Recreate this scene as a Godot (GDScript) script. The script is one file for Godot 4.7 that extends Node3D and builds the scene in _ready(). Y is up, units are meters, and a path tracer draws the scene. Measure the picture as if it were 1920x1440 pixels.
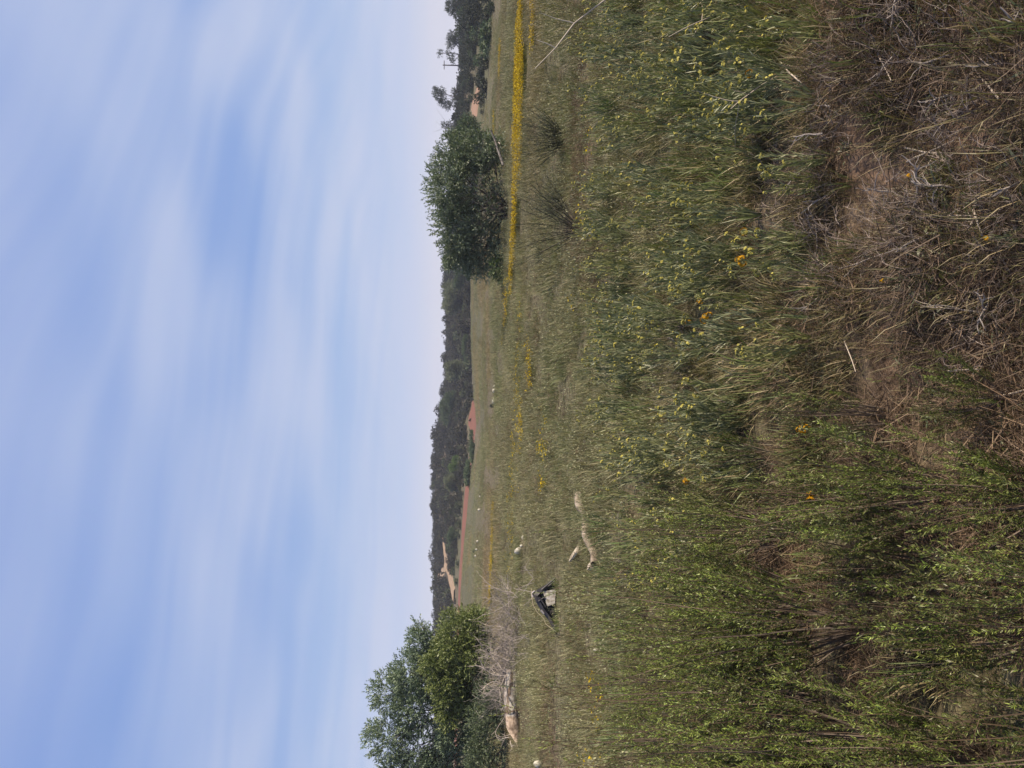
extends Node3D
# A rough field of grass, fiddlenecks and sagebrush under thin cirrus; the photograph was taken with the camera turned on its side.

var rng := RandomNumberGenerator.new()
var nz := FastNoiseLite.new()
var M := {}
var taken := {}

# ---------------------------------------------------------------- mesh building
class Mb:
	var v := PackedVector3Array()
	var n := PackedVector3Array()
	var c := PackedColorArray()
	var i := PackedInt32Array()
	var smooth := false
	func _init(with_normals := false) -> void:
		smooth = with_normals
	func quad(a: Vector3, b: Vector3, d: Vector3, e: Vector3, col: Color) -> void:
		var k := v.size()
		v.append(a); v.append(b); v.append(d); v.append(e)
		c.append(col); c.append(col); c.append(col); c.append(col)
		if smooth:
			var nn := -(b - a).cross(d - a).normalized()
			n.append(nn); n.append(nn); n.append(nn); n.append(nn)
		i.append(k); i.append(k + 1); i.append(k + 2)
		i.append(k); i.append(k + 2); i.append(k + 3)
	func leaf(p: Vector3, d: Vector3, side: Vector3, l: float, w: float, col: Color) -> void:
		var m := p + d * (l * 0.42)
		quad(p, m + side * (w * 0.5), p + d * l, m - side * (w * 0.5), col)
	func blade(p: Vector3, d: Vector3, side: Vector3, droop: Vector3, l: float, w: float, ca: Color, cb: Color) -> void:
		var k := v.size()
		var m := p + d * (l * 0.55) + droop * (l * 0.12)
		var t := p + d * (l * 0.9) + droop * (l * 0.5)
		var s := side * (w * 0.5)
		v.append(p - s); v.append(p + s); v.append(m - s * 0.8); v.append(m + s * 0.8); v.append(t)
		var cm := ca.lerp(cb, 0.6)
		c.append(ca); c.append(ca); c.append(cm); c.append(cm); c.append(cb)
		i.append(k); i.append(k + 1); i.append(k + 3)
		i.append(k); i.append(k + 3); i.append(k + 2)
		i.append(k + 2); i.append(k + 3); i.append(k + 4)
	func tube(pts: PackedVector3Array, r0: float, r1: float, sides: int, ca: Color, cb: Color) -> void:
		var cnt := pts.size()
		var k := v.size()
		var up := Vector3(0.31, 0.9, 0.27).normalized()
		for a in cnt:
			var d := (pts[mini(a + 1, cnt - 1)] - pts[maxi(a - 1, 0)]).normalized()
			var x := d.cross(up).normalized()
			if x.length() < 0.5:
				x = Vector3.RIGHT
			var y := x.cross(d)
			var t := float(a) / float(cnt - 1)
			var r := lerpf(r0, r1, t)
			var col := ca.lerp(cb, t)
			for s in sides:
				var an := TAU * s / sides
				var o := x * cos(an) + y * sin(an)
				v.append(pts[a] + o * r)
				c.append(col)
				if smooth:
					n.append(o)
		for a in cnt - 1:
			for s in sides:
				var b0 := k + a * sides + s
				var b1 := k + a * sides + (s + 1) % sides
				i.append(b0); i.append(b1); i.append(b1 + sides)
				i.append(b0); i.append(b1 + sides); i.append(b0 + sides)
	func done(mat: Material) -> ArrayMesh:
		var arr := []
		arr.resize(Mesh.ARRAY_MAX)
		arr[Mesh.ARRAY_VERTEX] = v
		arr[Mesh.ARRAY_COLOR] = c
		arr[Mesh.ARRAY_INDEX] = i
		if smooth:
			for k in range(0, i.size(), 3):
				var q := v[i[k]]
				if (v[i[k + 2]] - q).cross(v[i[k + 1]] - q).dot(n[i[k]] + n[i[k + 1]] + n[i[k + 2]]) < 0.0:
					var w := i[k + 1]
					i[k + 1] = i[k + 2]
					i[k + 2] = w
			arr[Mesh.ARRAY_NORMAL] = n
		var m := ArrayMesh.new()
		m.add_surface_from_arrays(Mesh.PRIMITIVE_TRIANGLES, arr)
		m.surface_set_material(0, mat)
		return m

func rf(a: float, b: float) -> float:
	return a + (b - a) * rng.randf()

func rv() -> Vector3:
	return Vector3(rng.randf() * 2.0 - 1.0, rng.randf() * 2.0 - 1.0, rng.randf() * 2.0 - 1.0).normalized()

# base colours are linear; vertex colours are stored doubled and the materials halve them, to keep their precision
func lc(r: float, g: float, b: float, vary := 0.0) -> Color:
	var k := 2.0 * (1.0 + rf(-vary, vary))
	return Color(r * k, g * k, b * k)

func perp(d: Vector3) -> Vector3:
	var s := d.cross(rv())
	return s.normalized() if s.length() > 0.05 else Vector3.RIGHT

func curve(p: Vector3, d: Vector3, l: float, segs: int, wander: float, lift: float) -> PackedVector3Array:
	var pts := PackedVector3Array([p])
	var dir := d.normalized()
	for k in segs:
		dir = (dir + rv() * wander + Vector3.UP * lift).normalized()
		p += dir * (l / segs)
		pts.append(p)
	return pts

func sprig(m: Mb, p: Vector3, d: Vector3, l: float, n: int, ll: float, lw: float, ca: Color, cb: Color, spread := 0.9) -> void:
	for k in n:
		var t := (k + rng.randf()) / n
		var ld := (d + perp(d) * (spread * (1.15 - 0.6 * t))).normalized()
		m.leaf(p + d * (l * t), ld, perp(ld), ll * rf(0.6, 1.25), lw * rf(0.7, 1.2), ca.lerp(cb, clampf(t * 0.6 + rf(-0.2, 0.6), 0.0, 1.0)))

# ---------------------------------------------------------------- nodes
func numbered(called: String) -> String:
	var k: int = taken.get(called, 0)
	taken[called] = k + 1
	return called if k == 0 else "%s_%03d" % [called, k]

func tag(o: Node3D, label: String, category: String, group := "", kind := "") -> Node3D:
	if label:
		o.set_meta("label", label)
	if category:
		o.set_meta("category", category)
	if group:
		o.set_meta("group", group)
	if kind:
		o.set_meta("kind", kind)
	return o

func thing(called: String, at: Vector3, label: String, category: String, group := "", turn := 0.0) -> Node3D:
	var o := Node3D.new()
	o.name = numbered(called)
	add_child(o)
	o.position = at
	o.rotation.y = turn
	tag(o, label, category, group)
	return o

func part(called: String, mesh: Mesh, parent: Node3D, kind := "") -> MeshInstance3D:
	var o := MeshInstance3D.new()
	o.name = called
	o.mesh = mesh
	parent.add_child(o, true)
	if kind:
		o.set_meta("kind", kind)
	return o

func single(called: String, mesh: Mesh, at: Vector3, label: String, category: String, group := "", kind := "") -> MeshInstance3D:
	var o := MeshInstance3D.new()
	o.name = numbered(called)
	o.mesh = mesh
	add_child(o)
	o.position = at
	tag(o, label, category, group, kind)
	return o

func copy(src: Node3D, at: Vector3, turn: float, size: float, label: String, group: String) -> Node3D:
	var o: Node3D = src.duplicate()
	o.name = numbered(str(src.name).rstrip("0123456789").rstrip("_") if str(src.name).contains("_0") else str(src.name))
	add_child(o)
	o.position = at
	o.rotation = Vector3(0, turn, 0)
	o.scale = Vector3.ONE * size
	o.set_meta("label", label)
	o.set_meta("group", group)
	return o

func many(called: String, mesh: Mesh, where: Array, tints: Array, label: String, category: String) -> void:
	if where.is_empty():
		return
	var mm := MultiMesh.new()
	mm.transform_format = MultiMesh.TRANSFORM_3D
	mm.use_colors = true
	mm.mesh = mesh
	mm.instance_count = where.size()
	for k in where.size():
		mm.set_instance_transform(k, where[k])
		mm.set_instance_color(k, tints[k])
	var o := MultiMeshInstance3D.new()
	o.name = numbered(called)
	o.multimesh = mm
	add_child(o)
	tag(o, label, category, "", "stuff")

# ---------------------------------------------------------------- the lie of the land
# one row per bearing (degrees, right positive): bearing, then distance and height of the field's far edge, of the bank above it and of the ridge
const LAND := [
	[33.93, 80, -1.44, 95, -1.45, 185, 1.77],
	[26.53, 85, -1.71, 100, -1.67, 185, 1.79],
	[21.57, 95, -1.32, 110, -1.13, 195, 1.81],
	[18.05, 100, -0.88, 115, -0.56, 205, 3.58],
	[12.51, 125, -0.38, 145, -0.01, 230, 5.29],
	[7.9, 155, 0.07, 178, 0.59, 255, 6.62],
	[3.97, 165, -0.03, 188, 0.53, 265, 7.04],
	[0.79, 160, -0.21, 182, 0.3, 268, 7.3],
	[-1.59, 148, -0.59, 163, -0.13, 268, 8.41],
	[-3.18, 135, -0.68, 150, -0.1, 268, 9.69],
	[-6.33, 135, 0.17, 150, 0.84, 268, 11.12],
	[-9.06, 138, 0.81, 152, 1.66, 268, 11.97],
	[-10.99, 140, 1.27, 155, 2.09, 268, 11.0],
	[-14.76, 140, 2.03, 155, 2.8, 262, 10.13],
	[-17.51, 140, 2.3, 155, 3.09, 260, 9.95],
	[-26.53, 140, 2.6, 155, 3.38, 258, 9.37],
	[-34.2, 140, 2.68, 155, 3.33, 258, 8.78],
]

func land(x: float, z: float) -> float:
	var d := sqrt(x * x + z * z)
	if d < 12.0:
		return 0.0
	var a := rad_to_deg(atan2(x, -z))
	var flat := clampf((absf(a) - 60.0) / 80.0, 0.0, 1.0)
	var k := 0
	while k < LAND.size() - 2 and a < LAND[k + 1][0]:
		k += 1
	var p: Array = LAND[k]
	var q: Array = LAND[k + 1]
	var t := clampf((p[0] - a) / (p[0] - q[0]), 0.0, 1.0)
	var db := lerpf(p[1], q[1], t)
	var hb := lerpf(p[2], q[2], t)
	var dk := lerpf(p[3], q[3], t)
	var hk := lerpf(p[4], q[4], t)
	var dr := lerpf(p[5], q[5], t)
	var hr := lerpf(p[6], q[6], t)
	var h := 0.0
	if d < db:
		h = lerpf(0.0, hb, smoothstep(12.0, db * 1.15, d) / smoothstep(12.0, db * 1.15, db))
	elif d < dk:
		h = lerpf(hb, hk, (d - db) / (dk - db))
	elif d < dr:
		h = lerpf(hk, hr, (d - dk) / (dr - dk))
	else:
		h = hr - (d - dr) * 0.05
	return h * (1.0 - flat)

func H(x: float, z: float) -> float:
	var d := sqrt(x * x + z * z)
	var h := land(x, z)
	h += nz.get_noise_2d(x * 95.0, z * 95.0) * lerpf(0.11, 0.04, smoothstep(3.0, 9.0, d)) * clampf(1.0 - d / 60.0, 0.0, 1.0)
	h += nz.get_noise_2d(x * 9.0 + 300.0, z * 9.0) * 0.06 * clampf(d / 12.0, 0.0, 1.0)
	if d > 120.0:
		h += nz.get_noise_2d(x * 2.0 + 70.0, z * 2.0) * clampf((d - 120.0) / 150.0, 0.0, 1.0) * 1.1
	return h

func gp(p: Vector2, lift := 0.0) -> Vector3:
	return Vector3(p.x, H(p.x, p.y) + lift, p.y)

# bare brown soil and thatch at the right of the foreground, fading into the green of the field
func bare(x: float, z: float) -> float:
	var d := Vector2(x, z).length()
	var b := smoothstep(4.7, 2.9, d + nz.get_noise_2d(x * 80.0, z * 80.0) * 1.3) * smoothstep(-0.75, 0.15, x + nz.get_noise_2d(x * 60.0, z * 60.0) * 0.5)
	var patch := smoothstep(0.12, 0.45, nz.get_noise_2d(x * 14.0 + 900.0, z * 14.0 + 40.0)) * smoothstep(30.0, 10.0, d)
	return clampf(maxf(b, patch * 0.75), 0.0, 1.0)

func soil(x: float, z: float) -> Color:
	var d := Vector2(x, z).length()
	var w := nz.get_noise_2d(x * 20.0, z * 20.0) * 0.5 + 0.5
	var near := Color(0.17, 0.115, 0.083).lerp(Color(0.11, 0.078, 0.057), w)
	var field := Color(0.16, 0.14, 0.092).lerp(Color(0.12, 0.118, 0.068), w)
	var c := field.lerp(near, bare(x, z))
	var w2 := nz.get_noise_2d(x * 2.2 + 50.0, z * 2.2) * 0.5 + 0.5
	var far := Color(0.14, 0.142, 0.085).lerp(Color(0.18, 0.155, 0.11), smoothstep(0.35, 0.75, w2))
	c = c.lerp(far, smoothstep(22.0, 50.0, d))
	var h := land(x, z)
	var hill := smoothstep(150.0, 200.0, d)
	c = c.lerp(Color(0.085, 0.075, 0.055).lerp(Color(0.15, 0.12, 0.09), smoothstep(0.5, 0.8, w2)), hill)
	return Color(c.r * 2.0, c.g * 2.0, c.b * 2.0)

# ---------------------------------------------------------------- materials
func noise_tex(size: int, freq: float, oct: int, ramp: Array, seed_: int, normal := 0.0) -> NoiseTexture2D:
	var f := FastNoiseLite.new()
	f.seed = seed_
	f.frequency = freq
	f.fractal_octaves = oct
	var t := NoiseTexture2D.new()
	t.width = size
	t.height = size
	t.seamless = true
	t.noise = f
	if normal > 0.0:
		t.as_normal_map = true
		t.bump_strength = normal
	else:
		var g := Gradient.new()
		g.offsets = PackedFloat32Array([0.25, 0.5, 0.75])
		g.colors = PackedColorArray(ramp)
		t.color_ramp = g
	return t

func mat(called: String, rough: float, back := Color.BLACK, spec := 0.5) -> StandardMaterial3D:
	var m := StandardMaterial3D.new()
	m.resource_name = called
	m.albedo_color = Color(0.5, 0.5, 0.5).linear_to_srgb()
	m.vertex_color_use_as_albedo = true
	m.roughness = rough
	m.metallic_specular = spec
	if back != Color.BLACK:
		m.backlight_enabled = true
		m.backlight = back.linear_to_srgb()
	return m

func materials() -> void:
	M.grass = mat("grass", 0.52, Color(0.34, 0.38, 0.16), 0.45)
	M.leaf = mat("leaf", 0.48, Color(0.26, 0.32, 0.11), 0.5)
	M.hairy = mat("hairy_leaf", 0.5, Color(0.3, 0.35, 0.2), 0.5)
	M.far_leaf = mat("far_leaf", 0.7, Color(0.25, 0.3, 0.12), 0.3)
	M.dry = mat("dry_stalk", 0.75, Color(0.3, 0.25, 0.15), 0.3)
	M.wood = mat("wood", 0.85, Color.BLACK, 0.3)
	M.petal = mat("petal", 0.6, Color(0.5, 0.45, 0.1), 0.3)
	M.bark = mat("bark", 0.9, Color.BLACK, 0.3)
	M.bark.albedo_texture = noise_tex(256, 0.02, 4, [Color(0.62, 0.6, 0.58), Color(0.9, 0.88, 0.86), Color(1, 1, 1)], 5)
	M.bark.uv1_triplanar = true
	M.bark.uv1_scale = Vector3(1.5, 3.0, 1.5)
	M.stone = mat("stone", 0.85, Color.BLACK, 0.35)
	M.stone.albedo_texture = noise_tex(256, 0.03, 4, [Color(0.72, 0.7, 0.66), Color(0.92, 0.91, 0.88), Color(1, 1, 1)], 8)
	M.stone.uv1_triplanar = true
	M.stone.uv1_scale = Vector3(2, 2, 2)
	M.ground = mat("ground", 0.95, Color.BLACK, 0.25)
	M.ground.albedo_texture = noise_tex(1024, 0.012, 6, [Color(0.55, 0.53, 0.5), Color(0.86, 0.85, 0.83), Color(1, 1, 1)], 11)
	M.ground.uv1_triplanar = true
	M.ground.uv1_world_triplanar = true
	M.ground.uv1_scale = Vector3(0.45, 0.45, 0.45)
	M.ground.normal_enabled = true
	M.ground.normal_texture = noise_tex(1024, 0.03, 5, [], 17, 10.0)
	M.ground.normal_scale = 0.9
	M.plastic = mat("plastic", 0.42, Color.BLACK, 0.5)
	M.plastic.roughness_texture = noise_tex(256, 0.02, 4, [Color(0.6, 0.6, 0.6), Color(0.8, 0.8, 0.8), Color(1, 1, 1)], 21)
	M.plastic.uv1_triplanar = true
	M.plastic.roughness = 0.7

# ---------------------------------------------------------------- sky
func srgb_mix(stops: Array, e: float) -> Vector3:
	for k in stops.size() - 1:
		if e < stops[k + 1][0]:
			return (stops[k][1] as Vector3).lerp(stops[k + 1][1], (e - stops[k][0]) / (stops[k + 1][0] - stops[k][0]))
	return stops[-1][1]

func bump(a: float, e: float, ca: float, ce: float, wa: float, we: float) -> float:
	return exp(-pow((a - ca) / wa, 2.0) - pow((e - ce) / we, 2.0))

# thin trail lying between two points of the sky (bearing, height in degrees)
func trail(a: float, e: float, p: Vector2, q: Vector2, w: float) -> float:
	var d := q - p
	var t := clampf((Vector2(a, e) - p).dot(d) / d.length_squared(), 0.0, 1.0)
	var r := (Vector2(a, e) - p - d * t).length()
	return exp(-pow(r / (w * (1.2 - 0.7 * t)), 2.0)) * sin(PI * clampf(t * 0.9 + 0.08, 0.0, 1.0))

func make_sky() -> Sky:
	var W := 2048
	var Hh := 1024
	var f := FastNoiseLite.new()
	f.seed = 4
	f.frequency = 1.0
	f.fractal_octaves = 4
	var g := FastNoiseLite.new()
	g.seed = 9
	g.frequency = 1.0
	g.fractal_octaves = 3
	var base := [[0.0, Vector3(0.875, 0.87, 0.91)], [2.2, Vector3(0.845, 0.85, 0.912)], [4.5, Vector3(0.755, 0.805, 0.915)], [9.0, Vector3(0.665, 0.75, 0.90)], [15.0, Vector3(0.555, 0.665, 0.87)], [22.0, Vector3(0.52, 0.635, 0.86)], [34.0, Vector3(0.585, 0.665, 0.865)], [90.0, Vector3(0.50, 0.60, 0.84)]]
	var cloud := Vector3(0.80, 0.825, 0.915)
	var data := PackedByteArray()
	data.resize(W * Hh * 3)
	data.fill(150)
	var dir := deg_to_rad(66.0)
	var sd := sin(dir)
	var cd := cos(dir)
	for y in Hh / 2 + 1:
		var e := 90.0 - (y + 0.5) / Hh * 180.0
		var er := deg_to_rad(maxf(e, 0.0))
		var col := srgb_mix(base, maxf(e, 0.0))
		var inv := cos(er) / (sin(er) + 0.09)
		for x in W:
			var a := ((x + 0.5) / W - 0.5) * 360.0
			var ar := deg_to_rad(a)
			var X := sin(ar) * inv
			var Z := cos(ar) * inv
			var along := X * sd + Z * cd
			var across := X * cd - Z * sd
			var wob := g.get_noise_2d(along * 0.35, across * 0.35)
			var n1 := f.get_noise_2d(along * 0.2, (across + wob * 0.3) * 1.3)
			var n2 := f.get_noise_2d(along * 0.5 + 40.0, (across + wob * 0.25) * 4.5)
			var n3 := g.get_noise_2d(X * 0.55 + 9.0, Z * 0.55)
			var cov := 0.47 + n1 * lerpf(0.5, 0.3, smoothstep(12.0, 26.0, e)) + n2 * 0.15 + n3 * 0.62 + wob * 0.3
			if absf(a) < 45.0 and e < 45.0:
				cov += 0.52 * bump(a, e, 15.0, 26.0, 15.0, 9.0) + 0.35 * bump(a, e, 6.0, 10.0, 16.0, 4.0) + 0.35 * bump(a, e, -19.0, 12.0, 10.0, 4.5)
				cov -= 0.5 * bump(a, e, -8.0, 20.5, 11.0, 3.6) + 0.34 * bump(a, e, 9.0, 16.5, 9.0, 2.4) + 0.38 * bump(a, e, -18.0, 27.0, 8.0, 4.5) + 0.25 * bump(a, e, -3.0, 8.0, 8.0, 1.2)
			cov = smoothstep(-0.05, 1.05, cov)
			var c := col.lerp(cloud, cov * 0.74 * smoothstep(0.5, 6.0, e))
			if absf(a) < 35.0 and e < 12.0:
				var tr := 0.55 * trail(a, e, Vector2(10.8, 4.0), Vector2(7.4, 2.6), 0.32) + 0.65 * trail(a, e, Vector2(28.0, 7.6), Vector2(21.0, 4.9), 0.42) + 0.35 * trail(a, e, Vector2(29.0, 9.0), Vector2(24.5, 7.4), 0.5)
				c = c.lerp(Vector3(0.91, 0.925, 0.965), clampf(tr * 1.5, 0.0, 0.85))
			var o := (y * W + x) * 3
			data[o] = int(c.x * 255.0)
			data[o + 1] = int(c.y * 255.0)
			data[o + 2] = int(c.z * 255.0)
	var pm := PanoramaSkyMaterial.new()
	pm.panorama = ImageTexture.create_from_image(Image.create_from_data(W, Hh, false, Image.FORMAT_RGB8, data))
	var s := Sky.new()
	s.sky_material = pm
	return s

func set_view() -> void:
	var cam := Camera3D.new()
	cam.name = "camera"
	add_child(cam)
	# the phone was held upright but its picture is stored lying down: the camera's right is the world's down
	var pitch := deg_to_rad(-3.57)
	var upright := Basis(Vector3.RIGHT, pitch)
	cam.basis = Basis(-upright.y, upright.x, upright.z)
	cam.position = Vector3(0, 1.55, 0)
	cam.fov = 53.1
	cam.near = 0.05
	cam.far = 3000.0
	cam.current = true
	var env := Environment.new()
	env.background_mode = Environment.BG_SKY
	env.sky = make_sky()
	env.background_energy_multiplier = 0.59
	env.tonemap_mode = Environment.TONE_MAPPER_LINEAR
	env.tonemap_exposure = 1.7
	env.fog_enabled = true
	env.fog_density = 0.00038
	env.fog_light_color = Color(0.8, 0.83, 0.92)
	env.sdfgi_enabled = true
	env.ssao_enabled = true
	env.ssil_enabled = true
	var we := WorldEnvironment.new()
	we.name = "world"
	we.environment = env
	add_child(we)
	var sun := DirectionalLight3D.new()
	sun.name = "sun"
	add_child(sun)
	sun.look_at_from_position(Vector3.ZERO, -Vector3(0.80, 0.60, 0.14), Vector3.UP)
	sun.light_energy = 1.6
	sun.light_color = Color(1.0, 0.93, 0.83)
	sun.light_angular_distance = 0.9
	sun.shadow_enabled = true

# ---------------------------------------------------------------- ground
func make_ground() -> void:
	var az := PackedFloat32Array()
	var a := -180.0
	while a < 180.0:
		az.append(a)
		a += 0.4 if absf(a + 0.2) < 48.0 else 4.0
	var rings := PackedFloat32Array([0.02])
	var r := 0.4
	while r < 800.0:
		rings.append(r)
		r *= 1.03
	var m := Mb.new(true)
	var na := az.size()
	for k in rings.size():
		for j in na:
			var t := deg_to_rad(az[j])
			var x := sin(t) * rings[k]
			var z := -cos(t) * rings[k]
			m.v.append(Vector3(x, H(x, z), z))
			m.c.append(soil(x, z))
			m.n.append(Vector3.UP)
	for k in rings.size() - 1:
		for j in na:
			var b0 := k * na + j
			var b1 := k * na + (j + 1) % na
			m.i.append(b0); m.i.append(b0 + na); m.i.append(b1 + na)
			m.i.append(b0); m.i.append(b1 + na); m.i.append(b1)
			if k > 0 and k < rings.size() - 1:
				var nn := (m.v[b1] - m.v[b0]).cross(m.v[b0 + na] - m.v[b0])
				m.n[b0] = nn.normalized() * (1.0 if nn.y > 0.0 else -1.0)
	single("ground", m.done(M.ground), Vector3.ZERO, "", "", "", "structure")

# a strip of bare earth laid on the slope: points [x, z, width]
func earth_strip(called: String, pts: Array, ca: Color, cb: Color, lift: float) -> void:
	var m := Mb.new(true)
	var rows := 0
	for k in pts.size() - 1:
		var p := Vector2(pts[k][0], pts[k][1])
		var q := Vector2(pts[k + 1][0], pts[k + 1][1])
		var steps := int(p.distance_to(q) / 1.2) + 1
		for s in steps + (1 if k == pts.size() - 2 else 0):
			var t := float(s) / steps
			var c := p.lerp(q, t)
			var side := (q - p).orthogonal().normalized()
			var w := lerpf(pts[k][2], pts[k + 1][2], t) * (1.0 + 0.28 * nz.get_noise_2d(c.x * 14.0, c.y * 14.0))
			for j in 7:
				var o := c + side * w * (j / 6.0 - 0.5 + 0.06 * nz.get_noise_2d(c.x * 30.0 + j * 50.0, c.y * 30.0))
				m.v.append(Vector3(o.x, H(o.x, o.y) + lift * (1.0 if j > 0 and j < 6 else -0.5), o.y))
				m.n.append(Vector3.UP)
				var cc := ca.lerp(cb, clampf(0.5 + nz.get_noise_2d(o.x * 25.0, o.y * 25.0), 0.0, 1.0))
				m.c.append(cc)
			if rows > 0:
				for j in 6:
					var b := rows * 7 + j
					m.i.append(b - 7); m.i.append(b); m.i.append(b + 1)
					m.i.append(b - 7); m.i.append(b + 1); m.i.append(b - 6)
			rows += 1
	single(called, m.done(M.stone), Vector3.ZERO, "", "", "", "structure")

# ---------------------------------------------------------------- grass, thatch and small herbs
func tuft(n: int, h: float, spread: float, w: float, lean: float, greens: Array, dry: float) -> ArrayMesh:
	var m := Mb.new()
	for k in n:
		var an := rf(0, TAU)
		var out := Vector3(cos(an), 0, sin(an))
		var p := out * spread * sqrt(rng.randf())
		var d := (Vector3.UP + out * rf(0.0, lean) + rv() * 0.22).normalized()
		var side := perp(d)
		var ca: Color = greens[rng.randi() % greens.size()]
		var cb := ca.lerp(lc(0.27, 0.23, 0.12, 0.2), rf(0.0, 0.5))
		if rng.randf() < dry:
			ca = lc(0.24, 0.185, 0.115, 0.3)
			cb = lc(0.33, 0.27, 0.18, 0.3)
		m.blade(p, d, side, (out * rf(-0.2, 1.0) + Vector3(rf(-0.4, 0.4), -0.55, rf(-0.4, 0.4))) * rf(0.1, 0.8), h * rf(0.45, 1.15), w * rf(0.6, 1.3), ca, cb)
	return m.done(M.grass)

func thatch(n: int, l: float, spread: float, w: float, cols: Array, lift: float) -> ArrayMesh:
	var m := Mb.new()
	for k in n:
		var an := rf(0, TAU)
		var p := Vector3(cos(an), 0, sin(an)) * spread * sqrt(rng.randf())
		p.y = rf(0.0, lift)
		var d := (Vector3(rf(-1, 1), rf(-0.15, 0.55), rf(-1, 1))).normalized()
		var c: Color = cols[rng.randi() % cols.size()]
		m.blade(p, d, perp(d), rv() * rf(0.0, 0.9), l * rf(0.3, 1.2), w * rf(0.5, 1.3), c, c.lerp(lc(0.34, 0.29, 0.23), rf(0.0, 0.5)))
	return m.done(M.dry)

func herb(n: int, r: float, ll: float, lw: float, cols: Array) -> ArrayMesh:
	var m := Mb.new()
	for k in n:
		var d := Vector3(rf(-1, 1), rf(0.25, 1.3), rf(-1, 1)).normalized()
		var p := Vector3(rf(-r, r), rf(0.0, 0.03), rf(-r, r))
		m.blade(p, d, perp(d), Vector3(d.x, -0.6, d.z) * rf(0.2, 0.7), ll * rf(0.5, 1.2), lw * rf(0.6, 1.2), cols[rng.randi() % cols.size()], cols[rng.randi() % cols.size()])
	return m.done(M.leaf)

func heads(n: int, h: float, spread: float, size: float, head: Color) -> ArrayMesh:
	var m := Mb.new()
	for k in n:
		var p := Vector3(rf(-spread, spread), 0, rf(-spread, spread))
		var d := (Vector3.UP + rv() * 0.3).normalized()
		var l := h * rf(0.5, 1.1)
		m.blade(p, d, perp(d), Vector3.ZERO, l * 1.1, 0.003, lc(0.13, 0.12, 0.05), lc(0.2, 0.17, 0.09))
		var hc := Color(head.r, head.g, head.b) * rf(0.7, 1.1)
		var q := p + d * l
		for j in 2:
			var dd := (d + rv() * 0.5).normalized()
			m.leaf(q - dd * size * 0.4, dd, perp(dd), size * rf(0.8, 1.5), size * 0.75, hc)
	return m.done(M.dry)

func blooms(n: int, h: float, spread: float, size: float, col: Color) -> ArrayMesh:
	var m := Mb.new()
	for k in n:
		var p := Vector3(rf(-spread, spread), 0, rf(-spread, spread))
		var d := (Vector3.UP + rv() * 0.3).normalized()
		var l := h * rf(0.55, 1.1)
		m.blade(p, d, perp(d), Vector3.ZERO, l * 1.1, 0.004, lc(0.1, 0.12, 0.04), lc(0.14, 0.15, 0.05))
		var face := (d + rv() * 0.7 + Vector3(0, 0.3, 0)).normalized()
		var s := perp(face)
		var t := s.cross(face)
		var r := size * rf(0.7, 1.2)
		var c := col * rf(0.8, 1.1)
		var q := p + d * l
		m.quad(q + s * r, q + (s * 0.35 + t * 0.9) * r, q - s * r, q + (-s * 0.35 - t * 0.9) * r, c)
		m.quad(q + t * r, q + (t * 0.35 - s * 0.9) * r + face * 0.002, q - t * r, q + (-t * 0.35 + s * 0.9) * r + face * 0.002, c)
	return m.done(M.petal)

func spot(p: Vector2, size: float, tilt := 0.12) -> Transform3D:
	var b := Basis(Vector3.UP, rf(0, TAU)) * Basis(Vector3(1, 0, 0), rf(-tilt, tilt))
	return Transform3D(b.scaled(Vector3.ONE * size), gp(p, -0.006))

func polar(r0: float, r1: float, half: float) -> Vector2:
	var r := sqrt(lerpf(r0 * r0, r1 * r1, rng.randf()))
	var a := deg_to_rad(rf(-half, half))
	return Vector2(sin(a) * r, -cos(a) * r)

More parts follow.
